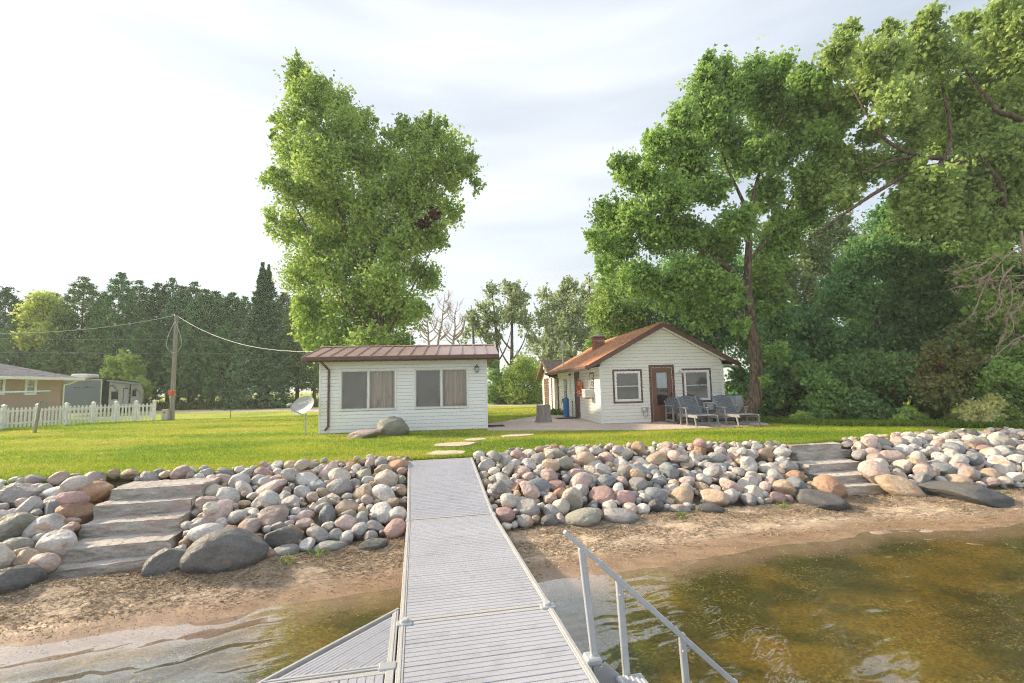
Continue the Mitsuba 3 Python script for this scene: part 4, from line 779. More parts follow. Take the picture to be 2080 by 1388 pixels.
stepR = [((1606, 905), (1709, 901), .03, .15), ((1621, 921), (1728, 914), -.12, .16), ((1642, 945), (1750, 938), -.28, .17), ((1672, 969), (1782, 963), -.44, .17), ((1702, 989.5), (1815, 984), -.58, .17)]
step_area = []
for name, lab, steps in (('stone_steps', 'flight of five long rough stone slabs left of the dock', stepL), ('stone_steps', 'flight of five grey stone slabs at the right, near the tipped boat', stepR)):
    t = thing(name, lab, 'stone steps', 'stone steps in the bank')
    for i, (a, b, z, h) in enumerate(steps):
        A, B = G(*a, z), G(*b, z); part(t, 'slab', rough_slab(A, B, .62 if i < 4 else .5, h, 40 + i + 7 * (steps is stepR)), 'slab', smooth=38)
        step_area.append((A, B))

# ------------------------------------------------------------------ riprap stones: every stone a thing of its own
rs = np.random.default_rng(77)
def slope_z(x, y): return float(ground(x, y))
stones = []                                              # (centre, radius, colour, dims, special label, rotation, seed)
special = [  # px, py, width, height in photo pixels, colour, tilt, label
    (462, 1124, 152, 100, 8, .0, 'very large dark grey rounded boulder at the foot of the bank beside the left steps'),
    (340, 1144, 98, 60, 8, -.5, 'dark grey slanting boulder beside the lowest slab of the left steps'),
    (576, 1093, 74, 54, 8, .1, 'large dark rounded boulder right of the very large dark boulder'),
    (22, 1180, 108, 62, 8, .15, 'rough dark grey boulder at the left edge of the photo, at the water'),
    (556, 1051, 60, 56, 1, .3, 'large pinkish egg shaped stone above the large dark rounded boulder'),
    (693, 993, 58, 44, 3, .0, 'large grey stone with rust patches in the upper bank left of the dock'),
    (740, 1006, 48, 36, 2, .0, 'rounded tan stone in the bank, up against a larger grey rust patched stone'),
    (704, 1034, 48, 44, 2, .2, 'round tan stone in the middle of the bank left of the dock'),
    (664, 1051, 32, 50, 4, .0, 'upright bluish slate block in the bank left of the dock'),
    (446, 1044, 66, 54, 1, -.5, 'large pinkish slanting stone right of the left steps'),
    (546, 998, 70, 34, 1, -.5, 'long pinkish slab of stone leaning in the upper bank left of the dock'),
    (600, 965, 40, 32, 0, .1, 'pale grey rounded stone at the lawn edge left of the dock'),
    (154, 1044, 72, 50, 5, .2, 'large reddish rounded stone beside the left steps'),
    (185, 1003, 70, 48, 5, -.3, 'large rust brown stone left of the top slab of the left steps'),
    (116, 1106, 62, 58, 0, -.3, 'pale grey rounded stone low beside the left steps'), (94, 1074, 66, 56, 0, -.4, 'pale grey slanting stone left of the left steps'),
    (28, 1118, 62, 50, 9, -.2, 'olive grey stone with pale stripes near the left edge of the photo'), (88, 1146, 50, 44, 1, .1, 'pinkish stone at the foot of the bank left of the left steps'),
    (30, 1062, 58, 42, 8, -.2, 'dark grey rounded stone near the left edge of the photo'),
    (122, 1004, 72, 34, 0, -.1, 'long pale stone at the lawn edge left of the left steps'), (34, 1000, 64, 34, 1, -.2, 'long pinkish stone at the lawn edge, leftmost of the bank'),
    (808, 950, 60, 34, 5, .0, 'flat rust brown stone at the lawn edge beside the dock end'),
    (1225, 1010, 56, 46, 7, .2, 'large dusty red angular stone in the bank right of the dock'), (1134, 990, 44, 32, 7, .2, 'dusty red stone in the bank between the dock and the large red stone'),
    (1686, 994, 68, 52, 5, .5, 'large brown granite boulder in front of the right steps'), (1662, 1017, 104, 40, 8, .1, 'dark wet looking boulder at the foot of the bank below the brown granite boulder'),
    (1956, 1003, 152, 42, 8, .1, 'long dark flat boulder on the sand right of the right steps'), (1256, 1049, 78, 40, 3, .1, 'flat grey boulder half buried in the sand below the large red stone'),
    (1180, 1056, 88, 40, 9, -.3, 'olive grey flat boulder half buried in the sand right of the dock'), (1117, 1062, 38, 34, 8, .0, 'small dark stone at the foot of the bank right of the dock'),
    (1832, 990, 84, 40, 2, .4, 'long tan boulder slanting onto the sand right of the right steps'), (1946, 980, 52, 32, 2, .0, 'tan rounded stone above the long dark flat boulder'),
    (1776, 960, 56, 46, 1, .6, 'long pinkish boulder lying against the right steps'), (1388, 1010, 44, 48, 2, .7, 'tan wedge shaped stone low in the middle of the right bank'),
    (1330, 1008, 56, 36, 4, .1, 'bluish grey angular stone low in the middle of the right bank'), (1075, 1036, 54, 46, 3, .2, 'grey rounded stone beside the dock, low in the right bank'),
    (1448, 1012, 62, 36, 2, .0, 'tan angular boulder at the foot of the middle of the right bank'), (1530, 1003, 44, 36, 6, .0, 'cream rounded stone at the foot of the right bank'),
    (1560, 954, 48, 30, 6, .1, 'cream rounded stone in the upper right bank'), (1437, 1034, 64, 22, 8, 0, 'dark flat stone half sunk in the sand in the middle of the right bank'),
    (1380, 1036, 46, 22, 3, 0, 'grey pointed stone half sunk in the sand in the middle of the right bank'), (1300, 960, 60, 30, 4, .3, 'long bluish grey stone in the upper right bank'),
    (668, 1112, 70, 26, 3, -.05, 'flat grey stone half buried in the sand left of the dock'), (756, 1108, 62, 24, 8, -.1, 'flat dark stone half buried in the sand beside the dock'), (582, 1120, 56, 26, 3, 0, 'flat smooth grey stone in the sand below the large dark rounded boulder')]
for k, (px, py, w, h, col, ti, lab) in enumerate(special):
    q = TG(px, py + h * .22); dist = float((q - EYEP) @ _F); sx_, sz_ = w / FOC * dist / 2 * 1.02, h / FOC * dist / 2 * 1.05
    rx = np.clip((sx_ + sz_) / 2, .08, .5)
    M = rotz(math.atan2(q[0], q[1]) * -1) @ roty(ti)
    stones.append([np.array([q[0], q[1], q[2] + sz_ * .35]), rx, col, (sx_, (sx_ + sz_) * .5, sz_), lab, M, 300 + k])
def blocked(x, y, r):
    for A, B in step_area:                               # a step slab
        d = (B - A)[:2]; L = np.linalg.norm(d); d = d / L; w = np.array([x, y]) - A[:2]; a, b = w @ d, w @ np.array([-d[1], d[0]])
        if -r * .55 < a < L + r * .55 and -.12 - r * .6 < b < .6: return True
    w = np.array([x, y]) - J0[:2]; a = w @ dv[:2]          # under the dock
    return -r * .75 < a < WD + r * .75
def on_steps(x, y, r):                                   # would the stone hide a flight of steps?
    px, py, w = proj(np.array([x, y, slope_z(x, y) + r * .6])); rp = r * FOC / w
    for steps in (stepL, stepR):
        for i, (a, b, z, h) in enumerate(steps):
            if a[0] - rp * .95 < px < b[0] + rp * .9 and a[1] - rp * .5 - 12 < py < a[1] + 32 + rp * .9: return True
    return False
def slope_pos(x, t):
    y = yB(x) + (yT(x) - yB(x)) * t; return x, float(y)
pts = np.array([s[0][:2] for s in stones]); rads = np.array([s[1] for s in stones])
wsel = np.array([.27, .17, .14, .16, .06, .015, .13, .03, .01, .04])
def scatter(tries, r0, r1, gap, lo, hi, zoff):
    global pts, rads
    for _ in range(tries):
        x = rs.uniform(-11, 16.5); t = rs.uniform(lo, hi); x, y = slope_pos(x, t); r = rs.uniform(r0, r1) * (1.15 if x < -5.5 else .86 if x < -.5 else .88) * (1.0 if t < .85 else .85)
        d = np.hypot(pts[:, 0] - x, (pts[:, 1] - y) * 1.03)
        if (d < gap * (rads + r)).any() or blocked(x, y, r) or on_steps(x, y, r): continue
        dims = r * np.array([rs.uniform(1.0, 1.45), rs.uniform(.85, 1.1), rs.uniform(.68, .95)])
        z = slope_z(x, y) + zoff * r + (rs.uniform(-.02, .06) if t > .1 else 0)
        stones.append([np.array([x, y, z]), r, int(rs.choice(10, p=wsel / wsel.sum())), dims, None, rotm(rs, .4), int(rs.integers(1e6))])
        pts = np.vstack([pts, [x, y]]); rads = np.append(rads, r)
scatter(500, .18, .24, .84, .04, .9, .40)
scatter(1500, .145, .18, .86, .03, .97, .45)
scatter(9000, .105, .15, .86, .02, 1.0, .50)
scatter(12000, .075, .105, .84, .02, 1.03, .6)
scatter(12000, .05, .075, .82, .03, 1.03, .8)
# a few stones lying on top of the others
for _ in range(60):
    x, t = rs.uniform(-9, 14), rs.uniform(.3, .9); x, y = slope_pos(x, t); r = rs.uniform(.10, .16)
    if not blocked(x, y, r * 1.8) and not on_steps(x, y, r): stones.append([np.array([x, y, slope_z(x, y) + .20 + r * .35]), r, int(rs.choice(10, p=wsel / wsel.sum())), r * np.array([1.25, 1, .8]), None, rotm(rs, .3), int(rs.integers(1e6))])
pr = proj(np.array([s[0] for s in stones])); size = np.array([s[1] for s in stones]) / pr[:, 2]
vis = (pr[:, 0] > -60) & (pr[:, 0] < 2140) & (pr[:, 2] > 0)
order = [k for k in np.argsort(-size * vis) if vis[k]]
spec_ids = [k for k in range(len(special))]
keep = spec_ids + [k for k in order if k not in set(spec_ids)][:300 - len(spec_ids)]
keepset = set(keep)
zones = [(-99, -6.0, 'left of the left steps'), (-6.0, -3.6, 'beside the left steps'), (-3.6, -2.6, 'between left steps and dock'), (-2.6, -.6, 'just left of the dock'), (-.6, 1.2, 'just right of the dock'), (1.2, 3.0, 'in the right bank near dock'), (3.0, 4.6, 'midway along the right bank'), (4.6, 6.4, 'just left of the right steps'), (6.4, 8.6, 'just right of the right steps'), (8.6, 99, 'far right')]
def rowname(q):
    t = (q[1] - yB(q[0])) / (yT(q[0]) - yB(q[0])); return 'bottom row' if t < .2 else 'lower bank' if t < .42 else 'middle height' if t < .64 else 'upper bank' if t < .85 else 'lawn edge'
desc = {}
for k in keep:
    if stones[k][4] is None:
        z = next(n for a, b, n in zones if a <= stones[k][0][0] < b); d = f"{PAL[stones[k][2]][0]} stone, {rowname(stones[k][0])}, {z}"; desc.setdefault(d, []).append(k)
words = ['leftmost', 'second from left', 'third from left', 'fourth from left', 'fifth from left', 'sixth from left', 'seventh from left', 'eighth from left']
final = {}
for d, ks in desc.items():
    ks.sort(key=lambda k: pr[k, 0])
    for i, k in enumerate(ks): final[k] = d if len(ks) == 1 else f"{d}, {words[min(i, 7)] if i < len(ks) - 1 or len(ks) < 2 else 'rightmost'} of {len(ks)}"
def rock_mesh(s, k=3):
    r = np.random.default_rng(s[6]); m = rock(s[6] % 5000, s[3], k, int(r.integers(4, 11)), r.uniform(.05, .15)); return shift(mv(m, s[5]), *s[0])
for k in keep:
    s = stones[k]; m = rock_mesh(s, 4 if s[1] > .24 else 3)
    rock_obj('riprap_stone', s[4] or final[k], 'stone', m, s[2], np.random.default_rng(s[6]).uniform(), group='riprap stones on the bank')
rest = [rock_mesh(stones[k], 2) for k in range(len(stones)) if k not in keepset]
rest_uv = np.vstack([np.tile([(stones[k][2] + .5) / 10, (k * .37) % 1], (162, 1)) for k in range(len(stones)) if k not in keepset])
k = thing('small_stones', 'smaller stones filling the gaps of the stone bank', 'stones', kind='stuff'); scene[k] = mikit.ply(cat(rest), 'm_granite', smooth=True, uv=rest_uv)
print('stones', len(stones), 'kept', len(keep))

# ------------------------------------------------------------------ white picket fence on the left
fn = thing('picket_fence', 'white picket fence with square posts in front of the tan house', 'fence')
FP = [np.array([-23.6, 14.0]), np.array([-22.75, 21.2]), np.array([-22.23, 24.1]), np.array([-20.22, 26.83])]
fa, fb = G(-30, 877, 0), G(313, 854.5, 0)
nposts = [(-60, 880), (5, 873), (74, 868.5), (133, 864), (188, 860.5), (234, 858), (275, 856), (312, 854.5)]
pp = [G(*q)[:2] for q in nposts]
for a in pp: part(fn, 'post', cat([cbox(a[0] - .065, a[0] + .065, a[1] - .065, a[1] + .065, -.1, 1.07, .006), hull([(a[0] + x * .08, a[1] + y * .08, 1.07) for x in (-1, 1) for y in (-1, 1)] + [(a[0] + x * .08, a[1] + y * .08, 1.09) for x in (-1, 1) for y in (-1, 1)] + [(a[0], a[1], 1.16)])]), 'white_worn')
for a, b in zip(pp[:-1], pp[1:]):
    L = np.linalg.norm(b - a); d = (b - a) / L; nn = max(3, int((L - .15) / .14)); M = np.eye(4); M[:2, 0] = d; M[:2, 1] = [-d[1], d[0]]; M[:2, 3] = a
    for z in (.22, .78): part(fn, 'rail', cbox(.07, L - .07, -.02, .02, z, z + .08, .004), 'white_worn', M)
    for i in range(nn):
        x = .065 + (L - .13) * (i + .5) / nn; part(fn, 'picket', hull([(x + s * .040, y, z) for s in (-1, 1) for y in (-.045, -.021) for z in (.06, .92)] + [(x, y, .99) for y in (-.045, -.021)]), 'white_worn', M)
# ------------------------------------------------------------------ tan house on the far left
hs = thing('tan_house', 'tan sided single storey house with grey hip roof behind the picket fence', 'house')
c1 = G(125, 852, 0.0)[:2] * .985; e1 = np.array([-27.5, 19.0]); hd = (c1 - e1) / np.linalg.norm(c1 - e1)
NM = np.eye(4); NM[:2, 0] = hd; NM[:2, 1] = [-hd[1], hd[0]]; NM[:2, 3] = e1; NL = float(np.linalg.norm(c1 - e1)); ND = 9.0
def onwall(px, py):
    d = ray(px, py); n = np.array([-hd[1], hd[0], 0]); o = np.array([*e1, 0]); q = EYEP + d * ((o - EYEP) @ n) / (d @ n); return (q[:2] - e1) @ hd, q[2]
eave = onwall(160, 765)[1]; 
wz = [onwall(48.5, 803), onwall(75, 769)]; wz2 = [onwall(-20, 803), onwall(11, 767)]
WH = 2.55
nh = [(wz[0][0], wz[1][0], wz[0][1], wz[1][1]), (wz2[0][0], wz2[1][0], wz2[0][1], wz2[1][1])]
part(hs, 'wall', cat([box(a, b, .003, .15, 0, WH) for a, b in sub_intervals(0, NL, [(p, q) for p, q, _, _ in nh])] + [box(p, q, .003, .15, 0, r) for p, q, r, s in nh] + [box(p, q, .003, .15, s, WH) for p, q, r, s in nh] + [box(0, .1, .151, ND, 0, WH), box(NL - .1, NL, .151, ND, 0, WH), box(0, NL, ND, ND + .1, 0, WH)]), 'vinyl_tan', NM)
siding(f'{hs}__wall', NM, NL - .08, .15, WH, .16, nh, 'vinyl_tan')
siding(f'{hs}__wall', NM @ rotz(math.pi / 2, (NL, 0, 0)), ND, .15, WH, .16, [], 'vinyl_tan', x0=.08)
part(hs, 'corner_trim', cat([cbox(NL - .08, NL + .004, -.03, .0, 0, WH, .004), cbox(NL, NL + .022, .001, .08, 0, WH, .004)]), 'vinyl_tan', NM)
for p in nh: window(hs, NM, *p, 'white', .09, .05, 'hung')
o_ = .65; rz0, rz1 = WH + .02, WH + 1.75
hr = numbered(f'{hs}__roof'); x0, x1, y0, y1 = -o_, NL + o_, -o_, ND + o_; ym = (y0 + y1) / 2; hx = ym - y0
obj(hr, hull([(x0, y0, rz0), (x1, y0, rz0), (x0, y1, rz0), (x1, y1, rz0), (x1 - hx, ym, rz1), (x0, ym, rz1), (x0, y0, rz0 + .03), (x1, y0, rz0 + .03), (x0, y1, rz0 + .03), (x1, y1, rz0 + .03)]), 'shingle_grey', NM)
tabs = []; ncou = 26
for i in range(ncou):
    t0, t1 = i / ncou, min((i + 1.3) / ncou, 1); ya, yb = y0 + (ym - y0) * t0, y0 + (ym - y0) * t1; za, zb = rz0 + .03 + (rz1 - rz0 - .03) * t0, rz0 + .03 + (rz1 - rz0 - .03) * t1; x = x0 - rs.uniform(0, .3); xe = x1 - hx * t1
    while x < xe:
        a, b = max(x, x0), min(x + .33, xe); th = .018 + rs.uniform(0, .01)
        if b - a > .03: tabs.append((np.array([(a, ya, za + th), (b - .004, ya, za + th), (a, yb, zb + .004), (b - .004, yb, zb + .004), (a, ya, za), (b - .004, ya, za)]), np.array([[0, 1, 3], [0, 3, 2], [4, 5, 1], [4, 1, 0], [4, 0, 2], [5, 3, 1]])))
        x += .33
part(hr, 'shingles', cat(tabs), 'shingle_grey', NM, kind='stuff', label='grey asphalt shingles')
part(hs, 'gutter', cat([cbox(x0, x1 + .01, y0 - .11, y0 - .002, rz0 - .12, rz0 + .04, .01), cbox(x1 + .002, x1 + .11, y0, y1, rz0 - .12, rz0 + .04, .01)]), 'white', NM)
part(hs, 'soffit', cat([box(x0 + .02, x1 - .02, y0 + .02, -.02, rz0 - .06, rz0 - .04), box(NL + .03, x1 - .02, 0, ND, rz0 - .06, rz0 - .04)]), 'white', NM)
part(hs, 'downspout', cat([bar((NL + .45, -.5, rz0 - .1), (NL + .1, -.10, rz0 - .38), .08, .07, up=(0, 1, 0)), bar((NL - .12, -.10, rz0 - .36), (NL - .12, -.10, .1), .08, .07, up=(0, 1, 0)), bar((NL + .1, -.10, rz0 - .37), (NL - .13, -.10, rz0 - .40), .07, .07, up=(0, 1, 0))]), 'white', NM)
# clothes dryer in front of the house
cl = thing('clothes_dryer', 'pale green rotary clothes line standing by the tan house', 'clothes line')
q = D(2, 797, 18.5); part(cl, 'pole', tube([(q[0] - .6, q[1], 0), (q[0] - .6, q[1], q[2])], .02, 8), 'galv')
for s, e in (((-.6, 0, .02), (1.25, .7, .02)), ((-.6, 0, 0), (.6, -1.0, .0)), ((-.6, 0, .05), (-1.8, 1.0, .05))): part(cl, 'arm', tube([q + np.array(s), q + np.array(e)], .016, 6), 'green_line')
part(cl, 'line', cat([tube([q + np.array([-.6 + t * 1.85, t * .7, .02 - .03 * t]), q + np.array([-.6 + t * 1.2, -t * 1.0, -.03 * t])], .006, 4) for t in (.4, .55, .7, .85, 1.0)]), 'green_line')
# birdhouse on a leaning post
bh_ = thing('birdhouse', 'small weathered wooden birdhouse on a leaning post in front of the picket fence', 'birdhouse')
b0 = G(70, 880); tp = D(82, 817, b0[1])
part(bh_, 'post', bar(b0 - [0, 0, .1], tp, .085, .085, up=(0, 1, 0)), 'old_wood'); BM = rotz(.15, tp + [.20, -.02, -.22])
part(bh_, 'box', cbox(-.085, .085, -.085, .085, -.02, .20, .004), 'old_wood', BM); part(bh_, 'roof', prism([(-.12, .19), (-.10, .205), (0, .29), (0, .27)], -.11, .11), 'old_wood', BM); part(bh_, 'roof', prism([(.12, .19), (.10, .205), (0.001, .29), (.001, .27)], -.11, .11), 'old_wood', BM); part(bh_, 'gable', prism([(-.08, .2), (.08, .2), (0, .272)], -.08, .08), 'old_wood', BM); part(bh_, 'entrance', mv(lathe([(0, 0), (.022, 0), (.022, .004), (0, .004)], 14), frame4([0, -.085, .10], [1, 0, 0], [0, 0, 1], [0, -1, 0])), 'black', BM)
# ------------------------------------------------------------------ travel trailer behind the house
rv = thing('travel_trailer', 'white and grey travel trailer with big grey rear ramp door, parked behind the tan house', 'travel trailer')
rb = D(206, 800, 35.0); RW = 2.5; rd_ = np.array([math.cos(math.radians(15)), math.sin(math.radians(15))]); ra = rb - RW * np.r_[rd_, 0]
VM = np.eye(4); VM[:2, 0] = rd_; VM[:2, 1] = [-rd_[1], rd_[0]]; VM[:2, 3] = ra[:2]
pv = math.atan2(rd_[1], rd_[0]); RH = float(D(206, 770, 35)[2]); RL = 7.5
side_dir = np.array([math.cos(math.radians(105)), math.sin(math.radians(105))])
VN = np.eye(4); VN[:2, 0] = side_dir; VN[:2, 1] = [-side_dir[1], side_dir[0]]; VN[:2, 3] = rb[:2]
Lsd = 6.0
part(rv, 'body', hull(np.vstack([[(0, 0, z), (RL * .0, 2.4, z)] for z in (.45, RH)] + [[(Lsd, y, .55), (Lsd + .35, y, 1.0), (Lsd + .30, y, RH - .75), (Lsd - .5, y, RH - .22)] for y in (0, 2.4)])), 'rv_white', VN)
part(rv, 'roof', hull([(x, y, z) for x, z in ((-.05, RH), (-.05, RH + .05), (Lsd - .5, RH - .20), (Lsd - .45, RH - .15)) for y in (-.04, 2.44)]), 'rv_dark', VN)
part(rv, 'ramp_door', cbox(.06, RW - .06, -.03, .06, .55, RH - .10, .015), 'rv_grey', VM); part(rv, 'end_frame', cat([cbox(.0, .058, -.02, .05, .45, RH, .01), cbox(RW - .058, RW, -.02, .05, .45, RH, .01), cbox(.0, RW, -.02, .05, RH - .09, RH + .02, .01), cbox(.0, RW, -.01, .05, .40, .54, .01)]), 'rv_white', VM)
part(rv, 'emblem', cat([shift(cbox(a, a + w, -.037, -.031, RH - .62, RH - .62 + h, .001), 0, 0, 0) for a, w, h in ((.85, .14, .06), (1.08, .10, .05), (1.3, .5, .03), (1.5, .16, .10), (1.7, .4, .03))]), 'rv_dark', VM)
part(rv, 'marker_light', cat([cbox(RW * .5 + k * .5 - .06, RW * .5 + k * .5 + .06, -.04, -.021, RH - .06, RH - .02, .005) for k in (-1, 0, 1)]), 'orange', VM)
part(rv, 'corner_band', cbox(.05, .95, -.02, -.0, .5, RH - .03, .004), 'rv_dark', VN)
part(rv, 'awning', tube([(.45, -.10, RH - .12), (Lsd - .9, -.10, RH - .38)], .07, 10), 'boat_grey', VN, smooth=40); part(rv, 'awning_arm', cbox(Lsd - 2.05, Lsd - 1.93, -.05, -.0, .8, RH - .3, .01), 'rv_dark', VN)
for a, b, c_, d in ((1.3, 2.25, 1.15, 1.75), (Lsd - 1.6, Lsd - 1.0, 1.35, 1.9)):
    w = numbered(f'{rv}__window'); part(w, 'frame', cbox(a, b, -.025, .0, c_, d, .01), 'rv_dark', VN); part(w, 'pane', quad((a + .05, b - .05), -.028, (c_ + .05, d - .05)), 'screen', VN)
dk = numbered(f'{rv}__door'); part(dk, 'slab', cbox(3.05, 3.80, -.02, .0, .62, RH - .72, .03), 'boat_white', VN); part(dk, 'frame', cat([cbox(2.99, 3.04, -.024, .0, .6, RH - .68, .005), cbox(3.81, 3.86, -.024, .0, .6, RH - .68, .005), cbox(3.04, 3.81, -.024, .0, RH - .71, RH - .66, .005)]), 'rv_dark', VN); part(dk, 'window', cbox(3.2, 3.62, -.026, -.0, 1.45, 2.05, .01), 'screen', VN); part(dk, 'handle', cbox(3.66, 3.72, -.05, -.021, 1.2, 1.32, .008), 'black', VN)
part(rv, 'stripe', cat([tube([(a + .5 * t, -.006, 1.95 + .28 * math.sin(t * 1.2) - a * .03) for t in np.linspace(0, 3, 14)], .022, 4) for a in (.5, .75)] + [tube([(Lsd - 1.3 + .5 * t, -.006, 2.0 - .12 * t * t) for t in np.linspace(0, 2.2, 10)], .022, 4)]), 'rv_dark', VN)
part(rv, 'roof_air_conditioner', shift(cbox(-1.1, .5, .5, 1.5, 0, .36, .1), .6, 0.2, RH + .03), 'white', VN); part(rv, 'roof_vent', shift(cbox(0, .4, .6, 1.1, 0, .14, .04), 3.4, .2, RH - .1), 'rv_white', VN)
for x in (2.6, 3.5): part(rv, 'wheel', mv(mv(lathe([(0, -.1), (.2, -.1), (.33, -.09), (.35, 0), (.33, .09), (.2, .1), (0, .1)], 24), rotx(math.pi / 2)), rotz(0, (x, .1, .35))), 'rubber', VN)
part(rv, 'hitch', bar((Lsd, 1.2, .5), (Lsd + 1.3, 1.2, .5), .1, .1), 'black', VN)
# ------------------------------------------------------------------ utility pole, wires
up = thing('utility_pole', 'weathered wooden utility pole leaning slightly, beside the end of the picket fence', 'utility pole')
p0 = G(349, 853.5); ptop = D(358.5, 641, p0[1] + .1)
part(up, 'pole', tube([p0 + (ptop - p0) * t for t in np.linspace(-.03, 1, 8)], np.linspace(.125, .095, 8), 14), 'old_wood', smooth=40)
part(up, 'insulator', cat([tube([ptop + [-.12, 0, .04], ptop + [.02, -.12, -.06]], .022, 6), tube([ptop + [.02, -.14, -.02], ptop + [-.14, -.1, .06], ptop + [-.2, -.1, .02]], .012, 5)]), 'wire_pale')
qm = p0 + (ptop - p0) * .255; part(up, 'bell', cat([shift(cbox(-.13, .14, -.26, -.11, -.13, .13, .03), *qm), shift(cbox(.13, .26, -.24, -.13, .02, .15, .03), *qm)]), 'orange_box', label='orange red box fixed on the pole')
qb = p0 + (ptop - p0) * .07; part(up, 'meter_box', shift(cbox(-.34, -.01, -.36, -.12, -.40, .20, .02), *qb), 'galv'); part(up, 'warning_label', shift(cbox(-.24, -.12, -.366, -.361, -.02, .08, .001), *qb), 'orange_box')
part(up, 'cable_loop', cat([tube([qm * 0 + p0 + (ptop - p0) * (1 - .06 - .30 * math.sin(t)) + np.array([s * .42 * math.sin(2 * t) ** 1 if s > 0 else -.42 * math.sin(2 * t), -.1, 0]) for t in np.linspace(0, math.pi / 2, 12)], .010, 5) for s in (-1, 1)]), 'wire_pale')
part(up, 'conduit', tube([p0 + [.13, -.12, 0], p0 + (ptop - p0) * .35 + [.12, -.12, 0]], .03, 6), 'wire')
def wire(name, lab, a, b, sag, r, m):
    t = np.linspace(0, 1, 40); q = a + (b - a) * t[:, None]; q[:, 2] -= sag * 4 * t * (1 - t); return solo(name, lab, 'wire', tube(q, r, 5), m, smooth=True)
shed_at = SLp(1.0, 1.75, 3.05)
wire('service_wire', 'twisted pale service wire sagging from the pole top to the boathouse roof', ptop + [.12, -.05, -.06], shed_at, .85, .013, 'wire_pale')
wire('service_wire', 'pale wire running from the pole top to the left out of the photo', ptop + [-.16, -.05, -.02], D(-80, 676, 22), .35, .012, 'wire_pale')
for y, txt in ((688, 'upper of two thin wires crossing in front of the pines'), (715.5, 'lower of two thin wires crossing in front of the pines')):
    wire('power_line', txt, D(-300, y - 2, 43), D(1000, y + 3, 43), .1, .014, 'wire')
wire('mast_wire', 'pale wire from the boathouse roof to the service mast on the cabin', SLp(SW + .3, 1.9, 3.0) , mast_top, .18, .008, 'wire_pale')
ps = thing('solar_lamp', 'thin garden stake with a small solar lamp on the lawn near the road', 'garden lamp'); q = G(468, 850)
part(ps, 'stake', tube([q, q + [0, 0, .95]], .016, 6), 'black'); part(ps, 'head', shift(lathe([(0, .16), (.09, .13), (.09, .11), (.05, .10), (.05, .0), (0, -.01)], 12), q[0], q[1], .93), 'black')

# ------------------------------------------------------------------ foliage
LEAF = np.array([2.9, 2.75, 3.4])                        # leaf colours below are what one side reflects; leaves also let light through
def unit(r, n): d = r.normal(size=(n, 3)); return d / np.linalg.norm(d, axis=1, keepdims=True)
def foliage(blobs, n, size, cols, seed, per=10, up=.25, jit=.13, rag=.30, aspect=.6, hole=.30, clump=1.5, sat=0, sath=1.8):
    """Leaves on twigs that radiate from the blobs (x, y, z, radius[, height scale]); cols: list of colours picked per twig and leaf."""
    r = np.random.default_rng(seed); B = np.array([list(b) + [1.0] * (5 - len(b)) for b in blobs], float)
    if sat:                                              # small upright sprays standing out of the larger masses
        S = []
        for q in B:
            for _ in range(sat):
                d = unit(r, 1)[0]; d[2] = abs(d[2]) * .9 + .1 if sath > 1 else d[2]; S.append([*(q[:3] + d * q[3] * r.uniform(.75, 1.05)), q[3] * r.uniform(.22, .42), sath])
        B = np.vstack([B, S])
    nt = max(1, n // per); w = B[:, 3] ** 2.2; k = r.choice(len(B), nt, p=w / w.sum()); R = B[k, 3]
    d = unit(r, nt); d[:, 2] += up * .5; d /= np.linalg.norm(d, axis=1, keepdims=True)
    sc = np.c_[R, R, R * B[k, 4]]
    t0 = r.uniform(.10, .7, nt); t1 = np.minimum(t0 + r.uniform(.25, .6, nt), .92) + r.uniform(0, 1, nt) ** 2 * rag * 1.5 * (r.uniform(size=nt) < .6)
    a, b = B[k, :3] + d * sc * t0[:, None], B[k, :3] + d * sc * t1[:, None]; b[:, 2] += up * R * .25; b += r.normal(0, .12, (nt, 3)) * R[:, None]
    ok = .35 * meshkit.noise(b * .7 + seed, seed % 50) + .65 * meshkit.noise((a + b) * .5 * clump + seed, seed % 47) > hole
    a, b, R = a[ok], b[ok], R[ok]; nt = len(a); tone = np.clip(1.5 * meshkit.noise(b * clump * .8 + 7 + seed, 3) - .25, 0, 1) * .65 + .35 * r.uniform(size=nt)
    tw = np.repeat(np.arange(nt), per); m = len(tw); t = r.uniform(.1, 1.05, m)
    p = a[tw] + (b - a)[tw] * t[:, None] + r.normal(0, jit, (m, 3)) * np.minimum(1, R[tw] * .8)[:, None]
    s = size * r.uniform(.65, 1.3, m)[:, None]; u = unit(r, m); q = unit(r, m); q[:, 2] += .6
    v = np.cross(u, q); v /= np.linalg.norm(v, axis=1, keepdims=True) + 1e-9
    V = np.stack([p - u * s * .6, p + v * s * aspect * .6, p + u * s * .6, p - v * s * aspect * .6], 1).reshape(-1, 3)
    i = np.arange(m)[:, None] * 4; F = np.vstack([i + [0, 1, 2], i + [0, 2, 3]])
    C = np.array(cols, float); f = np.clip(.55 * tone[tw] + .45 * r.uniform(size=m), 0, .9999) * (len(C) - 1); j = f.astype(int); f = (f - j)[:, None]
    col = (C[j] * (1 - f) + C[np.minimum(j + 1, len(C) - 1)] * f) * r.uniform(.8, 1.2, m)[:, None]
    return V, F, np.repeat(np.clip(col * LEAF, 0.004, .9), 4, 0), (a, b)      # colour: light reflected plus light let through
def twigs(ab, every, rad): a, b = ab; return cat([tube([a[i], b[i]], [rad, rad * .4], 4, cap=False) for i in range(0, len(a), every)])
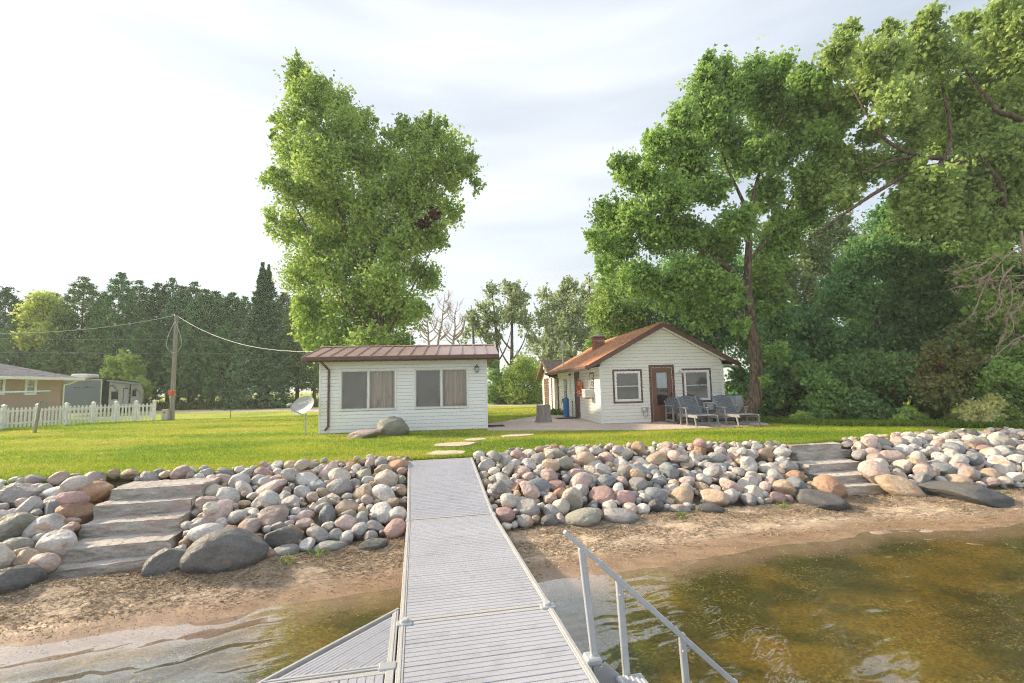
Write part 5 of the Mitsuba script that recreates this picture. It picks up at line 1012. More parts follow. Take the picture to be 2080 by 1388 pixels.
def limb(pts, r0, r1, wob=0.0, seed=0, sides=9):
    p = np.asarray(pts, float); n = max(6, 4 * len(p)); t = np.linspace(0, len(p) - 1, n)
    from scipy.interpolate import PchipInterpolator
    q = PchipInterpolator(np.arange(len(p)), p)(t)
    if wob: q += wob * (meshkit.noise(np.c_[t * 1.3, t * 0 + seed, t * 0], seed)[:, None] - .5) * [1, 1, .2]
    return tube(q, np.linspace(r0, r1, n), sides)
def PB(lst, y, dj, seed, s=1.0, hs=1.0):                 # blobs given as (px, py, radius in photo pixels[, depth offset])
    r = np.random.default_rng(seed); out = []
    for b in lst:
        yy = y + (b[3] if len(b) > 3 else r.uniform(-dj, dj)); c = D(b[0], b[1], yy); out.append((*c, b[2] / FOC * yy * s, hs))
    return out
def tree(name, label, blobs, n, size, cols, seed, trunk=None, limbs=(), cat_='tree', group=None, bark='bark', twig_every=0, leafmat='leaf', **kw):
    t = thing(name, label, cat_, group)
    V, F, C, ab = foliage(blobs, n, size, cols, seed, **kw)
    if trunk is not None: part(t, 'trunk', limb(*trunk), bark, smooth=True)
    for l in limbs: part(t, 'limb', limb(*l), bark, smooth=True)
    if twig_every: part(t, 'twigs', twigs(ab, twig_every, .012), bark, kind='stuff')
    part(t, 'crown', (V, F), leafmat, color=C, kind='stuff'); return t
COT = [(.075, .120, .034), (.112, .172, .042), (.158, .218, .050), (.21, .25, .064)]
ASH = [(.062, .108, .032), (.094, .158, .040), (.132, .205, .048), (.18, .245, .062)]
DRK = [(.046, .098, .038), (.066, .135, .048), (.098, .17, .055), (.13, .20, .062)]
PAL_L = [(.07, .105, .045), (.10, .14, .055), (.14, .175, .07), (.18, .20, .09)]

# big cottonwood behind the boathouse
Y = 25.0
blobs = [(602, 150, 26), (612, 190, 36), (640, 190, 38), (690, 225, 42), (620, 255, 48), (680, 290, 62), (736, 268, 40), (572, 258, 22), (600, 330, 48), (660, 355, 68), (735, 345, 56), (828, 292, 42), (878, 272, 36), (915, 310, 42), (850, 345, 60), (925, 365, 48), (955, 330, 18), (962, 382, 22), (560, 372, 30), (590, 405, 46), (672, 440, 74), (762, 425, 62), (850, 428, 62), (908, 436, 36), (590, 478, 42), (660, 520, 68), (752, 505, 62), (838, 508, 58), (885, 500, 28), (622, 575, 52), (700, 590, 68), (790, 590, 62), (860, 570, 40), (645, 655, 48), (722, 660, 62), (800, 655, 60), (850, 640, 26), (625, 690, 30), (680, 715, 50), (750, 720, 50), (815, 715, 40), (782, 335, 40), (790, 395, 48), (788, 285, 22), (575, 300, 24), (548, 366, 18), (560, 250, 16)]
B = PB(blobs, Y, 1.9, 1); bx_ = D(775, 860, Y); gx = float(bx_[0])
L1 = [(D(775, 660, Y), D(700, 480, Y + .5), D(640, 300, Y + .3), D(600, 150, Y))]
tree('cottonwood_tree', 'tall cottonwood tree with bright green leaves rising directly behind the white boathouse', B, 165000, .165, COT, 3,
     trunk=([(gx, Y, -.1), D(775, 700, Y), D(768, 560, Y), D(752, 420, Y), D(700, 250, Y)], .27, .04, .3, 1),
     limbs=[([D(773, 690, Y), D(735, 560, Y - .4), D(690, 430, Y - .3), D(640, 270, Y), D(604, 150, Y)], .13, .02), ([D(770, 640, Y), D(810, 520, Y + .3), D(850, 400, Y), D(880, 270, Y)], .14, .02), ([D(768, 560, Y), D(820, 440, Y - .8), D(920, 350, Y - .6)], .08, .02), ([D(772, 680, Y), D(690, 600, Y - .9), D(600, 420, Y - .6), D(555, 365, Y)], .08, .02), ([D(775, 700, Y), D(830, 600, Y - .7), D(880, 500, Y)], .08, .02)], hole=.39, rag=.30, up=.8, sat=4, sath=2.2, clump=1.3)
dead = PB([(862, 455, 16), (884, 436, 14), (845, 462, 10)], Y - 1.9, .1, 5)
V, F, C, ab = foliage(dead, 900, .15, [(.035, .02, .012), (.06, .032, .018)], 6); part('cottonwood_tree', 'dead_leaves', (V, F), 'leaf', color=C, label='patch of brown dead leaves in the right half of the crown', kind='stuff')

# ash tree beside the cabin
Y = 16.6
A_ = lambda px, py, o=0: D(px, py, Y + o)
blobs = [(1455, 150, 38), (1430, 195, 42), (1490, 195, 44), (1385, 245, 34), (1450, 255, 56), (1530, 165, 44), (1590, 150, 36), (1640, 170, 38), (1560, 230, 54), (1625, 245, 50), (1340, 305, 42), (1400, 330, 52), (1500, 320, 48), (1270, 345, 34), (1310, 370, 40), (1590, 320, 44), (1370, 400, 48), (1445, 390, 36), (1240, 440, 38), (1300, 440, 44), (1210, 490, 28), (1255, 510, 42), (1340, 480, 44), (1230, 545, 26), (1290, 570, 40), (1400, 480, 40), (1460, 500, 46), (1560, 400, 36), (1640, 360, 40), (1670, 280, 36), (1580, 500, 44), (1480, 600, 36), (1570, 610, 34), (1350, 600, 40), (1420, 640, 36), (1575, 720, 24), (1500, 660, 24), (1555, 775, 12), (1560, 560, 36), (1440, 570, 40), (1500, 450, 40), (1400, 560, 36), (1690, 330, 36), (1640, 430, 40), (1600, 460, 32), (1705, 245, 32), (1660, 200, 34), (1545, 320, 40)]
B = PB(blobs, Y, 1.3, 21); gb = G(1530, 863)
tree('ash_tree', 'leaning ash tree with light brown trunk beside the right end of the cabin', B, 185000, .125, ASH, 22,
     trunk=([(gb[0] + .1, Y, -.1), A_(1531, 800), A_(1536, 740), A_(1528, 660), A_(1520, 590), A_(1523, 500), A_(1524, 430)], .27, .08, .25, 3, 14),
     limbs=[([A_(1518, 600), A_(1495, 560), A_(1440, 520), A_(1380, 480), A_(1310, 455), A_(1235, 470)], .11, .02), ([A_(1524, 440), A_(1500, 390), A_(1470, 320), A_(1440, 200)], .075, .015), ([A_(1524, 440), A_(1540, 360), A_(1575, 270), A_(1620, 180)], .08, .015), ([A_(1375, 480), A_(1372, 420), A_(1380, 330)], .07, .015), ([A_(1522, 530), A_(1590, 440, .4), A_(1640, 340, .5), A_(1690, 240, .5)], .065, .015), ([A_(1522, 660), A_(1460, 600, .6), A_(1390, 530, .8)], .055, .015), ([A_(1490, 370), A_(1430, 345), A_(1400, 310)], .06, .015)], hole=.37, rag=.35, up=.3, twig_every=60, sat=3, sath=1.2, clump=2.5)

# cottonwood overhanging from the right
Y = 15.5
A_ = lambda px, py, o=0: D(px, py, Y + o)
blobs = [(1722, 75, 26), (1700, 110, 32), (1740, 130, 42), (1690, 165, 34), (1815, 80, 28), (1800, 130, 42), (1885, 40, 26), (1880, 90, 42), (1850, 150, 48), (1920, 140, 46), (1965, 55, 28), (1975, 110, 36), (2020, 130, 44), (2050, 60, 46), (2080, 20, 50), (2040, 20, 30), (2080, 120, 60), (1750, 200, 40), (1810, 220, 46), (1880, 220, 48), (1960, 210, 52), (2040, 220, 56), (2090, 230, 50), (1770, 275, 28), (1850, 280, 46), (1920, 285, 44), (1990, 290, 48), (2070, 310, 50), (1700, 330, 36), (1760, 350, 40), (1830, 350, 36), (1680, 380, 36), (1720, 410, 30), (1900, 370, 46), (1970, 370, 50), (2040, 390, 54), (1840, 410, 30), (1690, 270, 28), (1700, 215, 24), (2090, 400, 50), (1880, 440, 48), (1960, 450, 50), (2040, 470, 50)]
B = PB(blobs, Y, 1.6, 31); tb = G(2005, 872)
tree('cottonwood_tree', 'old cottonwood with thick bare limbs overhanging the woods at the right edge of the photo', B, 140000, .135, [(.08, .125, .036), (.12, .175, .048), (.165, .22, .06), (.215, .255, .08)], 33,
     trunk=([(float(D(2030, 800, Y)[0]), Y + .4, -.1), A_(2030, 700, .4), A_(2035, 560, .4), A_(2030, 420, .3), A_(2050, 250, .3), A_(2070, 80, .3)], .45, .12, .2, 5, 14),
     limbs=[([A_(2030, 420), A_(1990, 360), A_(1945, 338, -.6), A_(1880, 340, -.9), A_(1790, 385, -1), A_(1700, 445, -1), A_(1650, 480, -1)], .14, .02), ([A_(1990, 362), A_(1935, 325, -.7), A_(1870, 318, -.9), A_(1800, 285, -1), A_(1760, 230, -1), A_(1728, 170, -1)], .10, .02), ([A_(1850, 320, -.9), A_(1800, 330, -1), A_(1750, 355, -1.1)], .07, .02), ([A_(2040, 460), A_(2025, 360, -1), A_(1990, 310, -1)], .10, .03), ([A_(2110, 260), A_(2040, 232, -1), A_(2010, 205, -1), A_(1960, 140, -1)], .10, .03), ([A_(1900, 345, -.8), A_(1930, 250, -.5), A_(1890, 100, -.4)], .09, .02)], hole=.38, rag=.35, up=.6, twig_every=70, sat=3, sath=1.8, clump=1.9)

# woods at the right: each tree and shrub on its own
woods = [
    ('woodland_tree', 'pale green tree standing far back between the ash and the dark woods', 24, [(1640, 440, 40), (1690, 480, 44), (1600, 480, 40), (1650, 530, 50), (1590, 560, 40), (1710, 560, 40), (1640, 610, 46), (1740, 500, 30)], 22000, .14, PAL_L),
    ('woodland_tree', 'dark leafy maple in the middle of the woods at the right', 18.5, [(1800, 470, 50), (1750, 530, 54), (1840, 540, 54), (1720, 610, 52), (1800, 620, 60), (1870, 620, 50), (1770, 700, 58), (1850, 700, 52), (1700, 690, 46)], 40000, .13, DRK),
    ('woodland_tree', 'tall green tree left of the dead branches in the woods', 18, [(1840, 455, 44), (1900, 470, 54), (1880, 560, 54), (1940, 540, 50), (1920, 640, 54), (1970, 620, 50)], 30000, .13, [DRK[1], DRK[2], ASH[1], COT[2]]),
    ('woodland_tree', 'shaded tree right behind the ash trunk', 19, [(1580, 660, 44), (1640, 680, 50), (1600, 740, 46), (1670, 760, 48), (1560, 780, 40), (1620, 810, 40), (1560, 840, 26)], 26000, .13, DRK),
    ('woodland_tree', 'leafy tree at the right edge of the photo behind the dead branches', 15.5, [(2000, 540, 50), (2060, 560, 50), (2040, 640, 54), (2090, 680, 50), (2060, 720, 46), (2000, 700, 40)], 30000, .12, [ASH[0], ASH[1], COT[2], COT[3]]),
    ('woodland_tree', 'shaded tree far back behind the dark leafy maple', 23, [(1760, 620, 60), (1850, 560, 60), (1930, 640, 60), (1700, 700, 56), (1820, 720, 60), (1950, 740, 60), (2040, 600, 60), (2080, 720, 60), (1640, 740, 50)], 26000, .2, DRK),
    ('woodland_tree', 'first tree beyond the right edge of the photo', 15, [(2170, 420, 70), (2210, 560, 80), (2170, 700, 70), (2230, 780, 60), (2250, 640, 70)], 16000, .16, [ASH[0], ASH[1], COT[2]]),
    ('woodland_tree', 'second tree beyond the right edge of the photo', 17, [(2330, 450, 90), (2370, 600, 90), (2320, 720, 80), (2420, 740, 80)], 16000, .18, DRK),
    ('woodland_shrub', 'broad leaved shrub at the edge of the lawn right of the ash tree', 16.6, [(1660, 800, 38), (1700, 770, 40), (1720, 820, 36), (1660, 840, 22), (1640, 760, 30)], 18000, .12, [DRK[1], DRK[2], ASH[1], ASH[2]]),
    ('woodland_shrub', 'dark shrub in the middle of the woodland edge', 15.8, [(1770, 760, 42), (1800, 810, 40), (1830, 760, 40), (1760, 830, 28), (1810, 845, 22)], 22000, .11, [DRK[1], DRK[2], ASH[0], COT[1]]),
    ('woodland_shrub', 'shrub with reddish orange berry clusters at the woodland edge', 15, [(1880, 740, 40), (1930, 730, 40), (1900, 790, 40), (1960, 790, 38), (1880, 830, 30), (1950, 690, 30)], 24000, .10, [DRK[1], (.07, .10, .03), (.10, .09, .03), COT[1]]),
    ('woodland_shrub', 'rightmost shrub of the woodland edge, cut off by the photo', 13.5, [(2040, 770, 40), (2080, 740, 40), (2070, 810, 40), (2010, 810, 34), (2100, 790, 40)], 20000, .10, [DRK[1], ASH[1], COT[1], COT[2]]),
]
for i, (nm, lab, y, bl, n, sz, co) in enumerate(woods):
    B = PB(bl, y, .9, 50 + i); x0_ = float(np.mean([b[0] for b in B])); zt = max(b[2] for b in B)
    tree(nm, lab, B, n, sz, co, 60 + i, trunk=([(x0_, y + .5, -.1), (x0_ + .1, y + .5, zt * .5), (x0_ - .1, y + .4, zt)], .14 if 'tree' in nm else .05, .03, .2, i), cat_='tree' if 'tree' in nm else 'shrub', hole=.36, rag=.25, up=.1, sat=3, sath=1, clump=1.9)
bl = PB([(1900, 745, 16), (1925, 735, 14), (1880, 760, 12), (1820, 790, 10), (1830, 770, 8)], 14.3, .1, 70); V, F, C, ab = foliage(bl, 240, .05, [(.10, .03, .012), (.13, .05, .02)], 71, rag=.8); part('woodland_shrub_002', 'berries', (V, F), 'leaf', color=C, kind='stuff', label='reddish orange berry clusters')
# trees behind the cabin
back = [('backyard_tree', 'dense tree directly behind the cabin chimney', 27, [(1250, 590, 44), (1230, 640, 40), (1280, 650, 50), (1250, 700, 46), (1310, 600, 46), (1300, 700, 40), (1215, 700, 26)], 26000, .15, [ASH[0], COT[1], COT[2]]),
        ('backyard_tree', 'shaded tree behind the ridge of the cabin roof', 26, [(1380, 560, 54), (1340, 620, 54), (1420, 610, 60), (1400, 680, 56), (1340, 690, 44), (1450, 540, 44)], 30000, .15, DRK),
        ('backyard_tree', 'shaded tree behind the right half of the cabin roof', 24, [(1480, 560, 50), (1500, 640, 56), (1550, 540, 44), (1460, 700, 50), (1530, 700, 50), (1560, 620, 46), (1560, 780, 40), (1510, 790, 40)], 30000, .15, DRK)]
for i, (nm, lab, y, bl, n, sz, co) in enumerate(back):
    B = PB(bl, y, 1.5, 80 + i); x0_ = float(np.mean([b[0] for b in B])); zt = max(b[2] for b in B); tree(nm, lab, B, n, sz, co, 90 + i, trunk=([(x0_, y, -.1), (x0_ + .2, y, zt * .5), (x0_, y, zt)], .2, .04, .2, i), hole=.36, rag=.3, sat=3, sath=1.3, clump=1.3)
# poplars far back in the middle
POP = [(.085, .125, .055), (.115, .155, .065), (.15, .185, .085), (.19, .21, .11)]
pops = [('tall poplar with bare grey trunk in the gap between the buildings', 46, [(1040, 590, 22), (1050, 625, 26), (1030, 650, 22), (1060, 660, 22), (1062, 600, 14), (1042, 575, 12)], 6500, (1037, 822, 1040, 580)),
        ('poplar with sparse crown left of the tall poplar', 47, [(1000, 600, 20), (990, 640, 24), (1010, 650, 22), (985, 680, 20), (1000, 690, 20)], 5500, (1012, 822, 1000, 590)),
        ('leftmost poplar, thin and half dead, behind the right end of the boathouse roof', 48, [(958, 650, 15), (965, 680, 20), (948, 690, 16)], 2600, (960, 822, 958, 620)),
        ('poplar directly right of the tall poplar', 48, [(1105, 610, 20), (1110, 650, 28), (1090, 690, 26), (1125, 680, 28), (1120, 620, 16)], 7000, (1110, 822, 1110, 590)),
        ('pale poplar behind the garage roof', 44, [(1160, 590, 20), (1140, 630, 26), (1165, 640, 28), (1150, 690, 32), (1180, 690, 28), (1145, 600, 14)], 9000, (1155, 822, 1155, 570)),
        ('tallest poplar left of the cabin chimney', 46, [(1195, 575, 16), (1200, 610, 24), (1190, 650, 26), (1215, 640, 24), (1205, 690, 28), (1225, 590, 16)], 8000, (1200, 822, 1198, 560)),
        ('low poplar behind the garage', 42, [(1120, 720, 26), (1090, 740, 24), (1150, 730, 22), (1070, 735, 20)], 5000, (1115, 822, 1115, 710))]
for i, (lab, y, bl, n, tk) in enumerate(pops):
    B = PB(bl, y, 1.0, 100 + i, hs=1.35); a, b = D(tk[0], tk[1], y), D(tk[2], tk[3], y); a[2] = -.1
    lm = [([a + (b - a) * s, a + (b - a) * (s + .12) + [o, 0, 0], a + (b - a) * (s + .3) + [o * 1.7, 0, 0]], .10, .02) for s, o in ((.35, 1.0), (.45, -1.1), (.3, -.9))]
    tree('poplar_tree', lab, B, n, .24, POP, 110 + i, trunk=([a, (a + b) / 2 + [.15, 0, 0], b], .26, .04, .2, i), limbs=lm, hole=.40, rag=.4, up=.5, sat=3, sath=2.2, clump=1.0)
# dead trees and shrubs in the gap
for i, (x0_, y0_, x1_, y1_) in enumerate([(893, 705, 905, 598), (870, 705, 868, 630), (920, 705, 928, 612)]):
    t = thing('dead_tree', ['middle and tallest of the three bare dead trees behind the boathouse roof', 'leftmost of the three bare dead trees behind the boathouse roof', 'rightmost of the three bare dead trees behind the boathouse roof'][i], 'dead tree', 'bare dead trees')
    y = 40; a, b = D(x0_, y0_, y), D(x1_, y1_, y); a0 = a * [1, 1, 0]; r = np.random.default_rng(140 + i)
    part(t, 'trunk', limb([a0, a, (a + b) / 2 + [.1, 0, 0], b], .14, .02, .3, i, 7), 'twig', smooth=True); br = []
    for k in range(16):
        s = r.uniform(.05, .9); p = a + (b - a) * s; L = (1 - s) * r.uniform(1.2, 2.4) + .5; sg = r.choice([-1, 1]); e = p + [sg * L * .45, r.uniform(-.4, .4), L * .85]; m = (p + e) / 2 + [sg * .15 * L, 0, -.05]
        br.append(limb([p, m, e], .045 * (1 - s) + .02, .008, .1, k, 5)); 
        for _ in range(3): w = m + (e - m) * r.uniform(0, .8); br.append(tube([w, w + [r.uniform(-.5, .5), r.uniform(-.3, .3), r.uniform(.3, .8)]], [.016, .006], 4))
    part(t, 'branches', cat(br), 'twig', kind='stuff')
shr = [('round yellow green willow shrub between boathouse and cabin', 38.5, [(1065, 750, 28), (1040, 770, 26), (1085, 770, 26), (1050, 800, 26), (1085, 805, 24), (1020, 790, 20)], 12000, [COT[1], COT[2], (.17, .20, .05)]),
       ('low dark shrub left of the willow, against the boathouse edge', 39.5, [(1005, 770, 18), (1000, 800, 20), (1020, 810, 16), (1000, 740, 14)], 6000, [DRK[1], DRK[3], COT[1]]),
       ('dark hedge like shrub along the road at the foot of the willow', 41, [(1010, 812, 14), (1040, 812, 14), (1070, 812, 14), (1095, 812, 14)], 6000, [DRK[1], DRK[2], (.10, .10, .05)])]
for i, (lab, y, bl, n, co) in enumerate(shr): tree('roadside_shrub', lab, PB(bl, y, .8, 150 + i), n, .17, co, 160 + i, cat_='shrub', hole=.25)
# ------------------------------------------------------------------ pines and spruce on the left
NDL = np.array([(.07, .135, .085), (.12, .21, .115), (.18, .29, .14), (.26, .37, .17)])
def conifer(name, label, base, H, R, cb, n, seed, spruce=False, group=None, dead=.0):
    r = np.random.default_rng(seed); t = thing(name, label, 'pine tree' if not spruce else 'spruce tree', group)
    part(t, 'trunk', limb([base + [0, 0, -.2], base + [.1, 0, H * .5], base + [0, 0, H * .99]], .20 if not spruce else .22, .02, .2, seed, 7), 'bark', smooth=True)
    s = r.uniform(0, 1, n) ** (.85 if spruce else 1.0); z = H * (cb + (1 - cb) * s)
    prof = (1 - s) ** 1.05 * .97 + .015 if spruce else np.clip(1.25 * (1 - s) ** .62 * (0.55 + .45 * np.minimum(1, s * 4)), .05, 1)
    nl = 24 if spruce else 14; lev = np.round(s * nl); ang = r.uniform(0, 2 * np.pi, n); nb = 9 if spruce else 6
    ang = (np.round(ang / (2 * np.pi) * nb + meshkit.noise(np.c_[lev * 3.7, lev * 0, lev * 0 + seed])) * 2 * np.pi / nb) + lev * 1.7 + r.normal(0, .17, n)
    lenv = prof * R * (.68 + .6 * meshkit.noise(np.c_[lev * 2.3 + seed, np.round(ang * 2), lev * 0], seed)); q = np.sqrt(r.uniform(.04, 1, n)) * lenv
    zl = H * (cb + (1 - cb) * lev / nl); z = (.12 if spruce else .3) * z + (.88 if spruce else .7) * zl
    z += (-.28 * q + .05 * q ** 2 if spruce else .16 * q - .0 * q) + r.normal(0, .11 if spruce else .18, n)
    c = base + np.c_[q * np.cos(ang), q * np.sin(ang), np.clip(z, .15, H * 1.01)]
    m = 6; C3 = np.repeat(c, m, 0); d = unit(r, n * m); out = np.repeat(np.c_[np.cos(ang), np.sin(ang), np.full(n, -.25 if spruce else .55)], m, 0); d = d * .8 + out * .6; d /= np.linalg.norm(d, axis=1, keepdims=True)
    w = np.cross(d, unit(r, n * m)); w /= np.linalg.norm(w, axis=1, keepdims=True); ln = (.42 if not spruce else .34) * r.uniform(.6, 1.3, (n * m, 1)) * np.repeat(np.clip(.35 + 1.3 * prof, .3, 1), m)[:, None]; wd = .050 if not spruce else .055
    V = np.stack([C3 - d * ln * .25 - w * wd, C3 - d * ln * .25 + w * wd, C3 + d * ln], 1).reshape(-1, 3); F = np.arange(n * m * 3).reshape(-1, 3)
    f = np.clip(np.repeat(.5 * r.uniform(size=n) + .5 * meshkit.noise(c * .8 + seed, 5), m) * .7 + .3 * r.uniform(size=n * m), 0, .999) * 3; j = f.astype(int); f = (f - j)[:, None]
    col = (NDL[j] * (1 - f) + NDL[j + 1] * f) * (np.array([.85, .9, 1.0]) if spruce else r.uniform(.8, 1.3) * np.array([r.uniform(.9, 1.15), 1, r.uniform(.75, 1.05)]))
    part(t, 'crown', (V, F), 'needle', color=np.repeat(col, 3, 0), kind='stuff'); br = []
    for _ in range(26):
        zz = H * r.uniform(.12, .9); a = r.uniform(0, 6.28); L = R * (1 - zz / H) ** .6 * r.uniform(.5, .9); br.append(tube([base + [0, 0, zz], base + [L * math.cos(a), L * math.sin(a), zz + .15 * L * (-1 if spruce else 1)]], [.03, .01], 4, cap=False))
    part(t, 'branches', cat(br), 'twig', kind='stuff')
def ptop(px, py, y): q = D(px, py, y); return np.array([q[0], y, 0.0]), float(q[2])
pines = [(-90, 588, 47), (-40, 596, 50), (14, 588, 47), (60, 606, 52), (112, 600, 50), (172, 567, 46), (212, 600, 53), (248, 559, 47), (284, 574, 52), (322, 580, 49), (350, 569, 54), (372, 586, 48), (394, 577, 52), (420, 592, 46), (440, 596, 53), (472, 598, 48), (498, 606, 53), (578, 598, 50), (606, 606, 47), (640, 600, 52), (668, 640, 55), (-140, 600, 50), (140, 640, 45), (300, 650, 45), (200, 660, 45.5), (40, 650, 45), (460, 660, 45), (395, 650, 45)]
ordn = ['first', 'second', 'third', 'fourth', 'fifth', 'sixth', 'seventh', 'eighth', 'ninth', 'tenth', 'eleventh', 'twelfth', '13th', '14th', '15th', '16th', '17th', '18th', '19th', '20th', '21st', '22nd', '23rd', '24th', '25th', '26th', '27th', '28th', '29th']
rank = {k: i for i, k in enumerate(sorted(range(len(pines)), key=lambda k: pines[k][0]))}
for k, (px, py, y) in enumerate(pines):
    b, H = ptop(px, py, y); tall = py < 630
    conifer('pine_tree', f"{'tall' if tall else 'shorter'} dark green pine, {ordn[rank[k]]} from the left in the row across the road", b, H, 2.9 if tall else 2.5, .16 if tall else .10, 1750 if tall else 1200, 200 + k, group='pines across the road')
b, H = ptop(534, 537, 42); conifer('spruce_tree', 'tall blue green spruce with drooping branches in front of the pines', b, H, 3.1, .03, 5200, 260, spruce=True)
b2, H2 = ptop(546, 541, 42.2); conifer('spruce_tree', 'second spruce top, right against the tall spruce', b2, H2, 1.9, .45, 1200, 261, spruce=True)
lt = [('bright yellow green broadleaf tree among the pines at the far left', 45, [(90, 615, 26), (110, 640, 30), (70, 640, 28), (100, 680, 30), (60, 690, 26)], 9000, [COT[1], COT[3], (.22, .23, .04)]),
      ('bright green young broadleaf tree behind the travel trailer', 42, [(240, 740, 24), (270, 760, 24), (225, 765, 20), (262, 735, 16), (285, 790, 22), (255, 790, 22)], 8000, [ASH[1], COT[2], COT[3]])]
for i, (lab, y, bl, n, co) in enumerate(lt):
    B = PB(bl, y, 1, 270 + i); tree('broadleaf_tree', lab, B, n, .22, co, 275 + i, trunk=([(B[0][0], y, -.1), (B[0][0] + .1, y, B[0][2] * .5), B[0][:3]], .15, .04, .2, i), hole=.35)
# dim woods far behind the pines close the view between the trunks
r = np.random.default_rng(300); fw = [(x, 75 + r.uniform(-5, 5), r.uniform(2.0, 5.0), r.uniform(2.5, 4.2)) for x in np.arange(-110, -14, 3.2) for _ in (0, 1)]
V, F, C, ab = foliage(fw, 26000, .55, [(.05, .08, .045), (.07, .10, .055)], 301, hole=.30); k = thing('distant_woods', 'far woods seen between the trunks of the pines', 'woods', kind='stuff'); obj(k, (V, F), 'leaf', color=C)
# dead branches at the right
db = thing('dead_branches', 'bare pinkish grey dead branches hanging in front of the woods at the right edge', 'dead branches'); r = np.random.default_rng(310); br = []
Y = 13.8
def dbr(p, e, r0, depth):
    p, e = np.asarray(p), np.asarray(e); L = np.linalg.norm(e - p); m = (p + e) / 2 + r.normal(0, .07 * L, 3); br.append(limb([p, m, e], r0, r0 * .35, .0, 0, 5))
    if depth:
        for _ in range(5 if depth > 1 else 6):
            s = r.uniform(.3, 1); q = p + (e - p) * s; dr_v = (e - p) / L + r.normal(0, .55, 3) + [0, 0, -.25]; dbr(q, q + dr_v / np.linalg.norm(dr_v) * L * r.uniform(.25, .5), r0 * .5, depth - 1)
for a, b, c in (((2075, 500), (2010, 560), (1975, 640)), ((2080, 560), (1990, 580), (1925, 590)), ((2060, 540), (2030, 600), (2005, 650)), ((2085, 600), (2050, 640), (2030, 700)), ((2080, 520), (2000, 535), (1930, 560)), ((2090, 680), (2050, 700), (2010, 735)), ((2090, 560), (2055, 590), (2045, 640))):
    p, q, e = D(*a, Y), D(*b, Y - .3), D(*c, Y - .3); dbr(p, q, .026, 2); dbr(q, e, .018, 2)
part(db, 'branch', cat(br), 'twig', kind='stuff'); part(db, 'stem', limb([D(2110, 860, Y) * [1, 1, 0], D(2105, 700, Y), D(2085, 560, Y), D(2075, 470, Y)], .08, .03, .1, 2), 'twig', smooth=True)
# weeds and plume plants at the foot of the woods
r = np.random.default_rng(320)
def blades(P, h, w, cols, seed, lean=.3, pick=None):
    q = np.random.default_rng(seed); n = len(P); a = q.uniform(0, 6.28, n); hh = h * q.uniform(.5, 1.25, n); ln = q.normal(0, lean, (n, 2)) * hh[:, None]; ww = w * q.uniform(.7, 1.3, n)
    s = np.c_[np.cos(a) * ww, np.sin(a) * ww, 0 * a]; V = np.stack([P - s, P + s, P + np.c_[ln, hh]], 1).reshape(-1, 3); C = np.array(cols); c = C[q.integers(len(C), size=n) if pick is None else np.clip((pick * len(C)).astype(int), 0, len(C) - 1)] * q.uniform(.75, 1.25, (n, 1))
    return V, np.arange(3 * n).reshape(-1, 3), np.repeat(np.clip(c, .005, .9), 3, 0)
GRS = [(.34, .42, .055), (.42, .47, .06), (.23, .34, .045), (.50, .48, .12), (.28, .40, .05)]
edge = [(1560, 860), (1700, 866), (1800, 868), (1900, 869), (2080, 871), (2200, 873)]; ep = np.array([G(*q)[:2] for q in edge])
t = r.uniform(0, len(ep) - 1, 16000); i = t.astype(int); i = np.minimum(i, len(ep) - 2); P = ep[i] + (ep[i + 1] - ep[i]) * (t - i)[:, None]; P = np.c_[P[:, 0] + r.normal(0, .15, len(t)), P[:, 1] + np.abs(r.normal(0, .5, len(t))), 0 * t]
m = blades(P, .18, .012, [(.14, .25, .045), (.20, .31, .05), (.11, .19, .04), (.27, .33, .07)], 321, .45); k = thing('woodland_edge_grass', 'long uncut grass and weeds along the foot of the woods', 'grass', kind='stuff'); obj(k, m[:2], 'blade', color=m[2])
for i, (px, py, h) in enumerate(((2000, 868, .55), (2042, 869, .72))):
    c = G(px, py); bl = [(c[0] + a, c[1] + .3 + b, z, .20) for a, b, z in ((-.15, 0, .15), (.15, .1, .2), (-.2, 0, h * .7), (.18, 0, h * .8), (0, .1, h * .55), (0.02, 0, h))]
    tree('plume_plant', ['left', 'right'][i] + ' of two pale feathery plants at the edge of the lawn by the woods', bl, 5000, .055, [(.20, .24, .08), (.30, .31, .13), (.40, .38, .19)], 330 + i, cat_='plant', jit=.10, hole=.1, rag=.5, up=.6)
for i, (px, py, s) in enumerate(((2068, 868, .35), (1868, 866, .3), (1640, 862, .22))):
    c = G(px, py); tree('weed_clump', ['bright green weed clump at the right edge of the photo', 'green weed clump left of the feathery plants', 'low green weed clump near the ash tree'][i], [(c[0] + a, c[1] + .3, z, s * .7) for a, z in ((-s, .12), (s, .15), (0, s * 1.2))], 2600, .07, [ASH[1], COT[2], ASH[3]], 340 + i, cat_='plant', hole=.1)
x = r.uniform(-60, 30, 30000); P = np.c_[x, 43 + r.uniform(-.5, 3.5, 30000) - .02 * x, 0 * x]; m = blades(P, .8, .05, [(.14, .21, .06), (.20, .26, .08), (.11, .17, .05), (.26, .27, .11)], 350); k = thing('roadside_weeds', 'tall uncut grass and weeds along the far side of the road', 'grass', kind='stuff'); obj(k, m[:2], 'blade', color=m[2])
